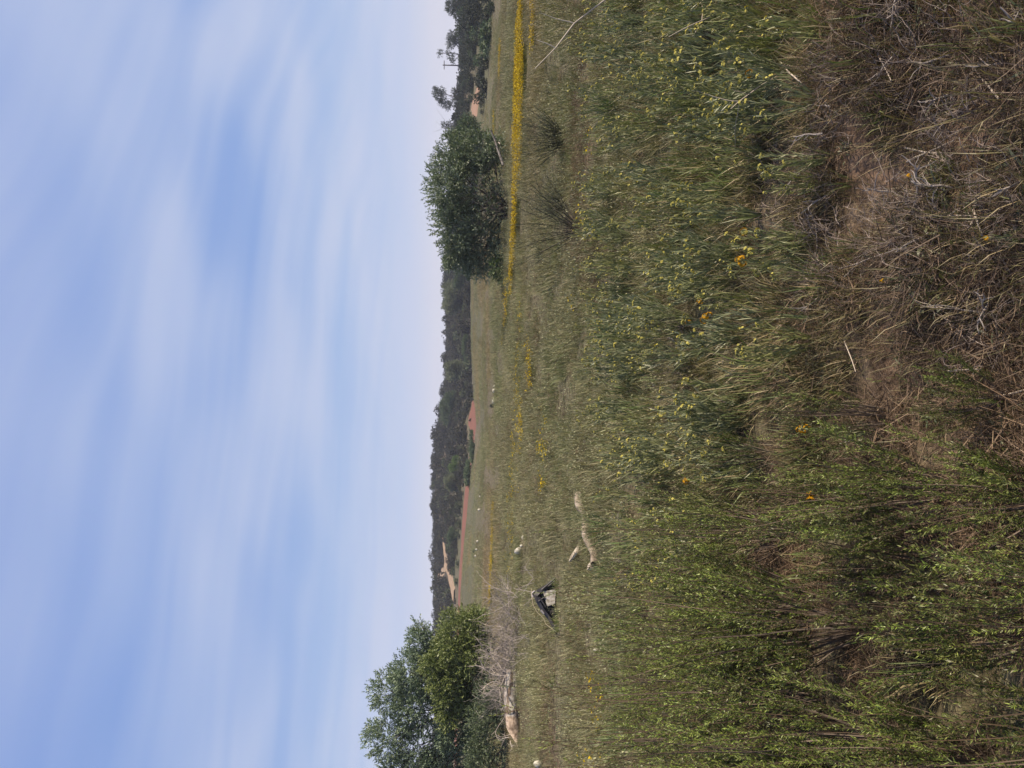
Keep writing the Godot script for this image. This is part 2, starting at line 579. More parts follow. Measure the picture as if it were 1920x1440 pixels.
func field() -> void:
	var gcols := [lc(0.115, 0.135, 0.062), lc(0.145, 0.152, 0.07), lc(0.1, 0.125, 0.068), lc(0.19, 0.18, 0.1)]
	var ocols := [lc(0.16, 0.152, 0.08), lc(0.19, 0.168, 0.1), lc(0.13, 0.136, 0.07), lc(0.25, 0.21, 0.135)]
	var tcols := [lc(0.16, 0.122, 0.096), lc(0.22, 0.175, 0.14), lc(0.12, 0.09, 0.074), lc(0.33, 0.275, 0.215), lc(0.085, 0.065, 0.058), lc(0.25, 0.215, 0.19)]
	var tall_cols := [lc(0.12, 0.165, 0.06), lc(0.15, 0.19, 0.085), lc(0.1, 0.145, 0.055), lc(0.19, 0.22, 0.12)]
	var gcols_grey := [lc(0.1, 0.12, 0.065), lc(0.125, 0.14, 0.085), lc(0.08, 0.1, 0.05)]
	var set_ := {
		"green": [tuft(26, 0.17, 0.10, 0.0042, 0.6, gcols, 0.10), tuft(30, 0.13, 0.12, 0.0045, 0.9, gcols, 0.16), tuft(22, 0.21, 0.09, 0.004, 0.5, gcols, 0.12)],
		"olive": [tuft(28, 0.15, 0.12, 0.0038, 0.8, ocols, 0.3), tuft(26, 0.19, 0.11, 0.0036, 0.6, ocols, 0.26), tuft(30, 0.11, 0.13, 0.004, 1.1, ocols, 0.35)],
		"dry": [thatch(46, 0.11, 0.12, 0.0026, tcols, 0.05), thatch(40, 0.14, 0.13, 0.0024, tcols, 0.075), thatch(52, 0.08, 0.12, 0.003, tcols, 0.035)],
		"herb": [herb(26, 0.06, 0.055, 0.009, gcols_grey), herb(22, 0.08, 0.045, 0.012, gcols)],
		"tall": [tuft(16, 0.30, 0.06, 0.0062, 0.28, tall_cols, 0.12), tuft(14, 0.25, 0.07, 0.0058, 0.34, tall_cols, 0.2), tuft(12, 0.34, 0.05, 0.006, 0.22, tall_cols, 0.15)],
		"head": [heads(9, 0.22, 0.11, 0.015, lc(0.4, 0.36, 0.26)), heads(8, 0.19, 0.13, 0.014, lc(0.38, 0.34, 0.23))],
	}
	var where := {}
	var tint := {}
	for k in set_:
		for j in set_[k].size():
			where[k + str(j)] = []
			tint[k + str(j)] = []
	# nearest and farthest distance, half angle, how many, size
	for zone in [[1.25, 3.4, 50.0, 6500, 0.85], [3.4, 6.2, 44.0, 11000, 1.0], [6.2, 12.0, 40.0, 15500, 1.12], [12.0, 28.0, 36.0, 28000, 1.35], [28.0, 66.0, 34.0, 32000, 1.7], [66.0, 172.0, 33.0, 30000, 2.5]]:
		for q in zone[3]:
			var p := polar(zone[0], zone[1], zone[2])
			var d := p.length()
			if d > 110.0 and d > far_edge(p) - 1.0:
				continue
			if kept_clear(p):
				continue
			var b := bare(p.x, p.y)
			var w := nz.get_noise_2d(p.x * 11.0 + 500.0, p.y * 11.0) * 0.5 + 0.5
			var w2 := nz.get_noise_2d(p.x * 3.0, p.y * 3.0 + 700.0) * 0.5 + 0.5
			var clump := nz.get_noise_2d(p.x * 260.0 / (1.0 + d * 0.16), p.y * 260.0 / (1.0 + d * 0.16) + 77.0) * 1.5 + 0.5
			if rng.randf() > smoothstep(0.05, 0.45, clump) + (0.25 if d > 6.0 else lerpf(0.08, 0.4, b)):
				continue
			var k := "olive"
			var roll := rng.randf()
			if d < 66.0 and roll < lerpf(0.2, 0.66, b):
				k = "dry"
			elif d < 9.5 and rng.randf() < 0.17 * smoothstep(2.4, 4.4, d + w * 1.2) * smoothstep(0.40, 0.60, nz.get_noise_2d(p.x * 45.0 + 150.0, p.y * 45.0) * 0.5 + 0.5) * smoothstep(9.5, 7.0, d):
				k = "tall"
			elif roll > 0.9 and d < 30.0:
				k = "head" if d > 4.5 else "herb"
			elif rng.randf() < smoothstep(0.45, 0.66, w) * (0.85 if d < 9.0 else 0.6):
				k = "green"
			elif rng.randf() < 0.10 and d < 16.0:
				k = "herb"
			if d < 5.6 and k != "dry" and under_sage(p) and rng.randf() < 0.85:
				k = "dry"
			var size: float = zone[4] * rf(0.7, 1.15) * lerpf(0.6, 1.3, clampf(clump, 0.0, 1.0))
			if d > 40.0:
				size *= 0.75
			if d < 6.0 and k == "green":
				size *= lerpf(1.0, 0.7, b)
			var c := Color(0.9, 1.02, 0.9).lerp(Color(1.12, 1.0, 0.88), smoothstep(0.4, 0.75, w2)) * rf(0.7, 1.15) * lerpf(0.75, 1.2, nz.get_noise_2d(p.x * 190.0 / (1.0 + d * 0.16) + 60.0, p.y * 190.0 / (1.0 + d * 0.16)) * 0.5 + 0.5)
			if k == "dry":
				c = Color(0.95, 0.83, 0.7).lerp(Color(0.55, 0.5, 0.47), smoothstep(0.4, 0.65, nz.get_noise_2d(p.x * 70.0, p.y * 70.0 + 33.0) * 0.5 + 0.5)) * rf(0.6, 1.05)
			elif d < 5.0:
				c = c * lerpf(1.0, 0.8, b)
			var id: String = k + str(rng.randi() % int(set_[k].size()))
			where[id].append(spot(p, size))
			tint[id].append(c)
	var said := {"green": "short green grass growing across the field", "olive": "olive and straw coloured grass growing across the field", "dry": "brown dead thatch lying on the ground", "herb": "small leafy herbs growing among the grass", "head": "cream seed heads standing among the grass", "tall": "tall upright green grass growing between the fiddlenecks"}
	var called := {"green": "green_grass", "olive": "olive_grass", "dry": "dry_thatch", "herb": "small_herbs", "head": "seed_heads", "tall": "tall_grass"}
	for k in set_:
		for j in set_[k].size():
			many(called[k], set_[k][j], where[k + str(j)], tint[k + str(j)], said[k], "thatch" if k == "dry" else "herbs" if k == "herb" else "grass")
	# yellow flowers in strips and patches: from, to (x, z), half width, how many
	var bloom := [blooms(11, 0.13, 0.10, 0.013, lc(0.50, 0.36, 0.008)), blooms(9, 0.16, 0.11, 0.012, lc(0.46, 0.34, 0.012))]
	var fw := [[], []]
	var ft := [[], []]
	for s in [
		[10.3, -20.9, 5.3, -20.8, 1.35, 2900], [5.6, -21.4, 3.6, -21.9, 0.75, 620], [4.2, -22.0, 2.7, -23.2, 0.55, 200], [8.6, -16.2, 7.3, -16.5, 0.28, 160],
		[3.4, -25.5, 1.6, -28.5, 1.5, 110], [0.95, -16.9, -0.1, -16.7, 0.6, 45], [-0.4, -18.9, -1.6, -19.3, 1.0, 60], [-5.6, -36.5, -10.6, -37.5, 0.9, 420], [15.2, -38.0, 17.6, -39.5, 0.6, 220], [13.0, -42.0, 16.0, -45.0, 0.8, 110],
		[-0.5, -13.8, -2.0, -14.6, 1.3, 30], [2.0, -20.0, -6.0, -24.0, 3.0, 130], [-9.0, -9.2, -3.0, -8.3, 0.9, 40], [12.0, -9.0, 1.0, -9.0, 2.0, 24],
	]:
		for q in s[5]:
			var t := rng.randf()
			var p := Vector2(lerpf(s[0], s[2], t), lerpf(s[1], s[3], t))
			var o := (rng.randf() + rng.randf() + rng.randf()) / 1.5 - 1.0
			if s[5] > 1000 and rng.randf() < 0.75:
				o = rf(-1, 1)
			p += Vector2(0.12 * rf(-1, 1), o * s[4] * (1.0 + 0.25 * nz.get_noise_1d(p.x * 60.0)))
			if nz.get_noise_2d(p.x * 70.0, p.y * 110.0) < -0.2 and rng.randf() < 0.7:
				continue
			var j := rng.randi() % 2
			fw[j].append(spot(p, rf(1.0, 1.5)))
			ft[j].append(Color(1, 1, 1) * rf(0.85, 1.1))
	for j in 2:
		many("yellow_flowers", bloom[j], fw[j], ft[j], "low yellow flowers massed in strips across the field", "flowers")

func under_sage(p: Vector2) -> bool:
	for s in SAGE:
		if p.distance_to(Vector2(s[0], s[1])) < 0.33 * s[2]:
			return true
	return false

# grass is left off where logs, boards and other finds lie
func kept_clear(p: Vector2) -> bool:
	for c in [[-1.42, -10.02, -2.06, -8.85, 0.09], [-2.4, -9.95, -2.15, -10.4, 0.1], [-8.0, -21.1, -9.7, -20.5, 0.22], [-4.3, -19.6, -3.9, -19.2, 0.2]]:
		var a := Vector2(c[0], c[1])
		var b := Vector2(c[2], c[3])
		var t := clampf((p - a).dot(b - a) / (b - a).length_squared(), 0.0, 1.0)
		if p.distance_to(a.lerp(b, t)) < c[4]:
			return true
	return false

func far_edge(p: Vector2) -> float:
	var a := rad_to_deg(atan2(p.x, -p.y))
	var k := 0
	while k < LAND.size() - 2 and a < LAND[k + 1][0]:
		k += 1
	return lerpf(LAND[k][1], LAND[k + 1][1], clampf((LAND[k][0] - a) / (LAND[k][0] - LAND[k + 1][0]), 0.0, 1.0))

# ---------------------------------------------------------------- fiddlenecks: upright hairy leaves, coiled tops with yellow flowers
func coil(m: Mb, p: Vector3, d: Vector3, r: float, ca: Color, bloom: Color, nb: int) -> void:
	var side := perp(d)
	var pts := PackedVector3Array()
	var cen := p + side * r
	for k in 9:
		var a := PI + k * 0.62
		var rr := r * (1.0 - 0.075 * k)
		pts.append(cen + side * cos(a) * rr - d * sin(a) * rr * (1.0 if k > 0 else 1.0))
	m.tube(pts, 0.0042, 0.0022, 4, ca, ca.lerp(lc(0.3, 0.3, 0.16), 0.6))
	for k in nb:
		var q: Vector3 = pts[mini(2 + k % 6, 8)]
		var f := ((q - cen).normalized() + rv() * 0.5).normalized()
		var s := perp(f)
		var t := s.cross(f)
		var w := rf(0.0065, 0.0095)
		q += f * 0.007
		m.quad(q + s * w, q + t * w, q - s * w, q - t * w, bloom * rf(0.8, 1.1))
		m.leaf(q - f * 0.008, f, s, 0.012, 0.006, ca.lerp(bloom, 0.4))

func make_fiddleneck(stems: int, h: float, open: float, bloom: Color, nb: int, warm := 0.0) -> Node3D:
	var o := thing("fiddleneck", Vector3.ZERO, "fiddleneck", "plant")
	var fol := Mb.new()
	var g := [lc(0.185, 0.205, 0.108), lc(0.225, 0.24, 0.14), lc(0.13, 0.158, 0.07), lc(0.3, 0.305, 0.21)]
	for k in 4:
		g[k] = g[k].lerp(lc(0.2, 0.21, 0.08), warm)
	for k in 22:
		var an := rf(0, TAU)
		var d := Vector3(cos(an) * 0.25, 1.0, sin(an) * 0.25).normalized()
		fol.blade(Vector3(cos(an), 0, sin(an)) * rf(0.0, 0.025), d, perp(d), Vector3(cos(an), -0.4, sin(an)) * rf(0.1, 0.6), h * rf(0.35, 0.75), rf(0.005, 0.009), g[2], g[rng.randi() % 4])
	for s in stems:
		var an := rf(0, TAU)
		var d := Vector3(cos(an) * rf(0.1, open), 1.0, sin(an) * rf(0.1, open)).normalized()
		var l := h * rf(0.75, 1.1)
		var pts := curve(Vector3(cos(an), 0, sin(an)) * rf(0.0, 0.03), d, l, 6, 0.09, 0.05)
		var sm := Mb.new()
		sm.tube(pts, 0.0028, 0.0016, 4, lc(0.13, 0.13, 0.07), lc(0.17, 0.18, 0.1))
		part("stem", sm.done(M.hairy), o)
		for k in 17:
			var t := rf(0.12, 0.97)
			var f := t * 6.0
			var a := mini(int(f), 5)
			var p: Vector3 = pts[a].lerp(pts[a + 1], f - a)
			var sd := (pts[a + 1] - pts[a]).normalized()
			var ld := (sd + perp(sd) * rf(0.14, 0.42)).normalized()
			fol.blade(p, ld, perp(ld), (ld - sd) * rf(0.2, 1.1) + Vector3(0, -0.1, 0), rf(0.075, 0.14) * (1.1 - 0.45 * t), rf(0.0052, 0.0082), g[rng.randi() % 3], g[rng.randi() % 4])
		for k in 1 + rng.randi() % 2:
			var fm := Mb.new()
			coil(fm, pts[6] - d * rf(0.0, 0.03), (d + rv() * 0.5).normalized(), rf(0.009, 0.017), lc(0.2, 0.21, 0.1), bloom, nb)
			part("flower_head", fm.done(M.petal), o)
	part("foliage", fol.done(M.hairy), o, "stuff")
	return o

func fiddlenecks() -> void:
	var pale := lc(0.4, 0.36, 0.085)
	var orange := lc(0.5, 0.26, 0.005)
	var kinds := []
	for k in 6:
		kinds.append(make_fiddleneck(4 + k % 4, rf(0.32, 0.43), 0.2 + 0.1 * (k % 3), pale, 2 + k % 3, [0.0, 0.7, 0.3, 0.9, 0.1, 0.5][k]))
	var lush := [make_fiddleneck(11, 0.40, 0.34, pale, 3, -0.25), make_fiddleneck(13, 0.38, 0.42, pale, 2, -0.2)]
	var gold := [make_fiddleneck(2, 0.36, 0.2, orange, 11), make_fiddleneck(1, 0.34, 0.15, orange, 10)]
	var first := {}
	# x, z, size, kind (0 common, 1 lush clump, 2 golden), label, group
	var spots := [
		[3.44, -7.46, 1.04, 0, "slender fiddleneck with curled yellowish tips beside the pale dead stalk, back row", "slender fiddlenecks beside the pale dead stalk"],
		[3.10, -7.15, 1.06, 1, "bushy fiddleneck with curled yellowish tips beside the pale dead stalk, back row", "bushy fiddlenecks beside the pale dead stalk"],
		[3.04, -7.90, 1.07, 0, "slender fiddleneck with curled yellowish tips beside the pale dead stalk, back row", "slender fiddlenecks beside the pale dead stalk"],
		[2.71, -7.38, 1.11, 1, "bushy fiddleneck with curled yellowish tips beside the pale dead stalk, back row", "bushy fiddlenecks beside the pale dead stalk"],
		[2.53, -5.96, 1.06, 1, "bushy fiddleneck with curled yellowish tips beside the pale dead stalk, middle rows", "bushy fiddlenecks beside the pale dead stalk"],
		[2.13, -5.41, 1.10, 1, "bushy fiddleneck with curled yellowish tips beside the pale dead stalk, middle rows", "bushy fiddlenecks beside the pale dead stalk"],
		[1.87, -4.71, 0.91, 1, "bushy fiddleneck with curled yellowish tips beside the pale dead stalk, front row", "bushy fiddlenecks beside the pale dead stalk"],
		[1.68, -4.39, 1.00, 0, "slender fiddleneck with curled yellowish tips beside the pale dead stalk, front row", "slender fiddlenecks beside the pale dead stalk"],
		[1.74, -3.97, 1.11, 0, "slender fiddleneck with curled yellowish tips beside the pale dead stalk, front row", "slender fiddlenecks beside the pale dead stalk"],
		[1.45, -3.53, 1.04, 1, "bushy fiddleneck with curled yellowish tips beside the pale dead stalk, front row", "bushy fiddlenecks beside the pale dead stalk"],
		[1.46, -3.63, 1.10, 1, "bushy fiddleneck with curled yellowish tips beside the pale dead stalk, front row", "bushy fiddlenecks beside the pale dead stalk"],
		[1.69, -5.98, 0.92, 0, "slender fiddleneck with curled yellowish tips before the dark broom shrubs, middle rows", "slender fiddlenecks before the dark broom shrubs"],
		[1.90, -5.57, 1.00, 0, "slender fiddleneck with curled yellowish tips beside the pale dead stalk, middle rows", "slender fiddlenecks beside the pale dead stalk"],
		[1.98, -6.26, 0.95, 0, "slender fiddleneck with curled yellowish tips before the dark broom shrubs, middle rows", "slender fiddlenecks before the dark broom shrubs"],
		[1.45, -5.28, 1.02, 1, "bushy fiddleneck with curled yellowish tips before the dark broom shrubs, middle rows", "bushy fiddlenecks before the dark broom shrubs"],
		[2.04, -7.75, 1.03, 0, "slender fiddleneck with curled yellowish tips before the dark broom shrubs, back row", "slender fiddlenecks before the dark broom shrubs"],
		[1.90, -7.58, 0.90, 1, "bushy fiddleneck with curled yellowish tips before the dark broom shrubs, back row", "bushy fiddlenecks before the dark broom shrubs"],
		[1.74, -6.76, 0.95, 0, "slender fiddleneck with curled yellowish tips before the dark broom shrubs, middle rows", "slender fiddlenecks before the dark broom shrubs"],
		[1.63, -8.08, 0.96, 0, "slender fiddleneck with curled yellowish tips before the dark broom shrubs, back row", "slender fiddlenecks before the dark broom shrubs"],
		[1.56, -7.39, 1.10, 1, "bushy fiddleneck with curled yellowish tips before the dark broom shrubs, back row", "bushy fiddlenecks before the dark broom shrubs"],
		[1.35, -6.94, 1.07, 0, "slender fiddleneck with curled yellowish tips before the dark broom shrubs, back row", "slender fiddlenecks before the dark broom shrubs"],
		[1.16, -7.96, 0.94, 0, "slender fiddleneck with curled yellowish tips in the dense silvery clump, back row", "slender fiddlenecks in the dense silvery clump"],
		[1.04, -6.78, 1.08, 0, "slender fiddleneck with curled yellowish tips in the dense silvery clump, back row", "slender fiddlenecks in the dense silvery clump"],
		[0.87, -6.92, 0.93, 1, "bushy fiddleneck with curled yellowish tips in the dense silvery clump, back row", "bushy fiddlenecks in the dense silvery clump"],
		[0.66, -7.21, 1.04, 1, "bushy fiddleneck with curled yellowish tips in the dense silvery clump, back row", "bushy fiddlenecks in the dense silvery clump"],
		[0.55, -6.79, 0.93, 1, "bushy fiddleneck with curled yellowish tips in the dense silvery clump, middle rows", "bushy fiddlenecks in the dense silvery clump"],
		[0.49, -6.02, 0.90, 1, "bushy fiddleneck with curled yellowish tips in the dense silvery clump, middle rows", "bushy fiddlenecks in the dense silvery clump"],
		[0.60, -5.81, 1.09, 1, "bushy fiddleneck with curled yellowish tips in the dense silvery clump, middle rows", "bushy fiddlenecks in the dense silvery clump"],
		[0.52, -5.48, 0.95, 1, "bushy fiddleneck with curled yellowish tips in the dense silvery clump, middle rows", "bushy fiddlenecks in the dense silvery clump"],
		[0.64, -4.60, 0.95, 0, "slender fiddleneck with curled yellowish tips in the dense silvery clump, front row", "slender fiddlenecks in the dense silvery clump"],
		[0.27, -6.76, 1.12, 0, "slender fiddleneck with curled yellowish tips between silvery clump and sagebrush, back row", "slender fiddlenecks between silvery clump and sagebrush"],
		[0.10, -6.89, 1.09, 1, "bushy fiddleneck with curled yellowish tips between silvery clump and sagebrush, back row", "bushy fiddlenecks between silvery clump and sagebrush"],
		[0.12, -6.24, 0.96, 1, "bushy fiddleneck with curled yellowish tips between silvery clump and sagebrush, middle rows", "bushy fiddlenecks between silvery clump and sagebrush"],
		[0.26, -6.26, 1.11, 1, "bushy fiddleneck with curled yellowish tips between silvery clump and sagebrush, middle rows", "bushy fiddlenecks between silvery clump and sagebrush"],
		[-0.20, -6.76, 1.02, 1, "bushy fiddleneck with curled yellowish tips between silvery clump and sagebrush, back row", "bushy fiddlenecks between silvery clump and sagebrush"],
		[-0.31, -6.32, 1.05, 0, "slender fiddleneck with curled yellowish tips between silvery clump and sagebrush, middle rows", "slender fiddlenecks between silvery clump and sagebrush"],
		[-0.35, -6.10, 0.95, 0, "slender fiddleneck with curled yellowish tips between silvery clump and sagebrush, middle rows", "slender fiddlenecks between silvery clump and sagebrush"],
		[-0.52, -5.68, 1.11, 1, "bushy fiddleneck with curled yellowish tips between silvery clump and sagebrush, middle rows", "bushy fiddlenecks between silvery clump and sagebrush"],
		[-0.46, -5.49, 1.05, 1, "bushy fiddleneck with curled yellowish tips between silvery clump and sagebrush, middle rows", "bushy fiddlenecks between silvery clump and sagebrush"],
		[-0.70, -6.03, 1.11, 0, "slender fiddleneck with curled yellowish tips between silvery clump and sagebrush, middle rows", "slender fiddlenecks between silvery clump and sagebrush"],
		[-0.79, -4.41, 1.10, 0, "slender fiddleneck with curled yellowish tips among grass beside the sagebrush, front row", "slender fiddlenecks among grass beside the sagebrush"],
		[-0.69, -4.18, 0.97, 0, "slender fiddleneck with curled yellowish tips among grass beside the sagebrush, front row", "slender fiddlenecks among grass beside the sagebrush"],
		[-1.20, -4.75, 0.98, 0, "slender fiddleneck with curled yellowish tips among grass beside the sagebrush, front row", "slender fiddlenecks among grass beside the sagebrush"],
		[-1.87, -4.74, 0.94, 0, "slender fiddleneck with curled yellowish tips among grass beside the sagebrush, front row", "slender fiddlenecks among grass beside the sagebrush"],
		[-1.36, -5.25, 0.93, 0, "slender fiddleneck with curled yellowish tips among grass beside the sagebrush, front row", "slender fiddlenecks among grass beside the sagebrush"],
		[-1.01, -4.77, 0.91, 1, "bushy fiddleneck with curled yellowish tips among grass beside the sagebrush, front row", "bushy fiddlenecks among grass beside the sagebrush"],
		[-0.37, -3.77, 0.97, 1, "bushy fiddleneck with curled yellowish tips between silvery clump and sagebrush, front row", "bushy fiddlenecks between silvery clump and sagebrush"],
		[0.76, -4.88, 1.03, 1, "bushy fiddleneck with curled yellowish tips in the dense silvery clump, front row", "bushy fiddlenecks in the dense silvery clump"],
		[1.53, -4.54, 0.90, 1, "bushy fiddleneck with curled yellowish tips beside the pale dead stalk, front row", "bushy fiddlenecks beside the pale dead stalk"],
		[3.49, -7.12, 1.05, 0, "slender fiddleneck with curled yellowish tips beside the pale dead stalk, back row", "slender fiddlenecks beside the pale dead stalk"],
		[3.08, -6.46, 0.97, 1, "bushy fiddleneck with curled yellowish tips beside the pale dead stalk, middle rows", "bushy fiddlenecks beside the pale dead stalk"],
		[4.17, -7.95, 0.97, 1, "bushy fiddleneck with curled yellowish tips beside the pale dead stalk, back row", "bushy fiddlenecks beside the pale dead stalk"],
		[3.56, -6.51, 1.08, 0, "slender fiddleneck with curled yellowish tips beside the pale dead stalk, middle rows", "slender fiddlenecks beside the pale dead stalk"],
		[1.15, -7.16, 0.79, 0, "slender fiddleneck with curled yellowish tips in the dense silvery clump, back row", "slender fiddlenecks in the dense silvery clump"],
		[-0.30, -7.82, 0.99, 0, "slender fiddleneck with curled yellowish tips between silvery clump and sagebrush, back row", "slender fiddlenecks between silvery clump and sagebrush"],
		[3.20, -5.62, 0.94, 0, "slender fiddleneck with curled yellowish tips beside the pale dead stalk, middle rows", "slender fiddlenecks beside the pale dead stalk"],
		[3.34, -5.83, 0.75, 0, "slender fiddleneck with curled yellowish tips beside the pale dead stalk, middle rows", "slender fiddlenecks beside the pale dead stalk"],
		[0.65, -8.88, 0.62, 0, "slender fiddleneck with curled yellowish tips in the dense silvery clump, back row", "slender fiddlenecks in the dense silvery clump"],
		[2.38, -5.55, 0.68, 0, "slender fiddleneck with curled yellowish tips beside the pale dead stalk, front row", "slender fiddlenecks beside the pale dead stalk"],
		[-0.44, -5.17, 0.98, 0, "slender fiddleneck with curled yellowish tips between silvery clump and sagebrush, front row", "slender fiddlenecks between silvery clump and sagebrush"],
		[1.97, -6.98, 0.81, 0, "slender fiddleneck with curled yellowish tips before the dark broom shrubs, middle rows", "slender fiddlenecks before the dark broom shrubs"],
		[-0.67, -6.61, 0.90, 0, "slender fiddleneck with curled yellowish tips between silvery clump and sagebrush, middle rows", "slender fiddlenecks between silvery clump and sagebrush"],
		[-0.63, -5.21, 0.61, 0, "slender fiddleneck with curled yellowish tips between silvery clump and sagebrush, front row", "slender fiddlenecks between silvery clump and sagebrush"],
		[-1.58, -6.25, 0.74, 0, "slender fiddleneck with curled yellowish tips among grass beside the sagebrush, middle rows", "slender fiddlenecks among grass beside the sagebrush"],
		[0.25, -5.54, 0.74, 0, "slender fiddleneck with curled yellowish tips between silvery clump and sagebrush, front row", "slender fiddlenecks between silvery clump and sagebrush"],
		[-1.23, -5.22, 0.72, 0, "slender fiddleneck with curled yellowish tips among grass beside the sagebrush, front row", "slender fiddlenecks among grass beside the sagebrush"],
		[2.46, -8.03, 0.63, 0, "slender fiddleneck with curled yellowish tips before the dark broom shrubs, back row", "slender fiddlenecks before the dark broom shrubs"],
		[2.59, -5.68, 1.00, 0, "slender fiddleneck with curled yellowish tips beside the pale dead stalk, middle rows", "slender fiddlenecks beside the pale dead stalk"],
		[3.48, -7.85, 0.99, 0, "slender fiddleneck with curled yellowish tips beside the pale dead stalk, back row", "slender fiddlenecks beside the pale dead stalk"],
		[0.80, -7.02, 0.69, 0, "slender fiddleneck with curled yellowish tips in the dense silvery clump, middle rows", "slender fiddlenecks in the dense silvery clump"],
		[0.34, -5.68, 0.78, 0, "slender fiddleneck with curled yellowish tips in the dense silvery clump, middle rows", "slender fiddlenecks in the dense silvery clump"],
		[1.68, -7.88, 0.97, 0, "slender fiddleneck with curled yellowish tips before the dark broom shrubs, back row", "slender fiddlenecks before the dark broom shrubs"],
		[3.53, -6.31, 0.94, 0, "slender fiddleneck with curled yellowish tips beside the pale dead stalk, middle rows", "slender fiddlenecks beside the pale dead stalk"],
		[2.65, -5.60, 0.98, 0, "slender fiddleneck with curled yellowish tips beside the pale dead stalk, middle rows", "slender fiddlenecks beside the pale dead stalk"],
		[0.17, -5.99, 0.64, 0, "slender fiddleneck with curled yellowish tips between silvery clump and sagebrush, middle rows", "slender fiddlenecks between silvery clump and sagebrush"],
		[1.52, -7.52, 0.94, 0, "slender fiddleneck with curled yellowish tips before the dark broom shrubs, back row", "slender fiddlenecks before the dark broom shrubs"],
		[2.06, -6.32, 1.00, 0, "slender fiddleneck with curled yellowish tips before the dark broom shrubs, middle rows", "slender fiddlenecks before the dark broom shrubs"],
		[-0.82, -4.79, 0.78, 0, "slender fiddleneck with curled yellowish tips among grass beside the sagebrush, front row", "slender fiddlenecks among grass beside the sagebrush"],
		[0.91, -5.90, 0.79, 0, "slender fiddleneck with curled yellowish tips in the dense silvery clump, middle rows", "slender fiddlenecks in the dense silvery clump"],
		[2.34, -7.09, 0.66, 0, "slender fiddleneck with curled yellowish tips beside the pale dead stalk, middle rows", "slender fiddlenecks beside the pale dead stalk"],
		[1.28, -5.04, 0.98, 0, "slender fiddleneck with curled yellowish tips before the dark broom shrubs, front row", "slender fiddlenecks before the dark broom shrubs"],
		[0.20, -6.64, 0.74, 0, "slender fiddleneck with curled yellowish tips between silvery clump and sagebrush, middle rows", "slender fiddlenecks between silvery clump and sagebrush"],
		[3.61, -7.09, 0.91, 0, "slender fiddleneck with curled yellowish tips beside the pale dead stalk, back row", "slender fiddlenecks beside the pale dead stalk"],
		[-1.08, -5.86, 0.91, 0, "slender fiddleneck with curled yellowish tips among grass beside the sagebrush, middle rows", "slender fiddlenecks among grass beside the sagebrush"],
		[-0.53, -5.18, 0.87, 0, "slender fiddleneck with curled yellowish tips between silvery clump and sagebrush, front row", "slender fiddlenecks between silvery clump and sagebrush"],
		[-0.60, -6.82, 0.88, 0, "slender fiddleneck with curled yellowish tips between silvery clump and sagebrush, middle rows", "slender fiddlenecks between silvery clump and sagebrush"],
		[2.16, -6.38, 0.91, 0, "slender fiddleneck with curled yellowish tips beside the pale dead stalk, middle rows", "slender fiddlenecks beside the pale dead stalk"],
		[-0.18, -6.88, 0.98, 0, "slender fiddleneck with curled yellowish tips between silvery clump and sagebrush, back row", "slender fiddlenecks between silvery clump and sagebrush"],
		[0.07, -6.61, 0.60, 0, "slender fiddleneck with curled yellowish tips between silvery clump and sagebrush, middle rows", "slender fiddlenecks between silvery clump and sagebrush"],
		[0.74, -7.26, 0.87, 0, "slender fiddleneck with curled yellowish tips in the dense silvery clump, back row", "slender fiddlenecks in the dense silvery clump"],
		[0.99, -5.59, 0.86, 0, "slender fiddleneck with curled yellowish tips before the dark broom shrubs, middle rows", "slender fiddlenecks before the dark broom shrubs"],
		[-0.73, -5.99, 0.86, 0, "slender fiddleneck with curled yellowish tips between silvery clump and sagebrush, middle rows", "slender fiddlenecks between silvery clump and sagebrush"],
		[-0.39, -5.74, 0.74, 0, "slender fiddleneck with curled yellowish tips between silvery clump and sagebrush, middle rows", "slender fiddlenecks between silvery clump and sagebrush"],
		[-0.79, -4.85, 0.88, 0, "slender fiddleneck with curled yellowish tips among grass beside the sagebrush, front row", "slender fiddlenecks among grass beside the sagebrush"],
		[-1.25, -4.43, 0.81, 0, "slender fiddleneck with curled yellowish tips among grass beside the sagebrush, front row", "slender fiddlenecks among grass beside the sagebrush"],
		[0.88, -7.46, 0.93, 0, "slender fiddleneck with curled yellowish tips in the dense silvery clump, back row", "slender fiddlenecks in the dense silvery clump"],
		[-1.27, -5.14, 0.88, 0, "slender fiddleneck with curled yellowish tips among grass beside the sagebrush, front row", "slender fiddlenecks among grass beside the sagebrush"],
		[-0.32, -6.09, 0.67, 0, "slender fiddleneck with curled yellowish tips between silvery clump and sagebrush, middle rows", "slender fiddlenecks between silvery clump and sagebrush"],
		[-0.58, -5.42, 0.87, 0, "slender fiddleneck with curled yellowish tips between silvery clump and sagebrush, front row", "slender fiddlenecks between silvery clump and sagebrush"],
		[1.28, -5.99, 0.91, 0, "slender fiddleneck with curled yellowish tips before the dark broom shrubs, middle rows", "slender fiddlenecks before the dark broom shrubs"],
		[0.14, -6.21, 0.61, 0, "slender fiddleneck with curled yellowish tips between silvery clump and sagebrush, middle rows", "slender fiddlenecks between silvery clump and sagebrush"],
		[2.95, -6.60, 0.86, 0, "slender fiddleneck with curled yellowish tips beside the pale dead stalk, middle rows", "slender fiddlenecks beside the pale dead stalk"],
		[2.33, -5.92, 0.85, 0, "slender fiddleneck with curled yellowish tips beside the pale dead stalk, middle rows", "slender fiddlenecks beside the pale dead stalk"],
		[3.75, -6.81, 0.69, 0, "slender fiddleneck with curled yellowish tips beside the pale dead stalk, middle rows", "slender fiddlenecks beside the pale dead stalk"],
		[4.33, -8.03, 0.73, 0, "slender fiddleneck with curled yellowish tips beside the pale dead stalk, back row", "slender fiddlenecks beside the pale dead stalk"],
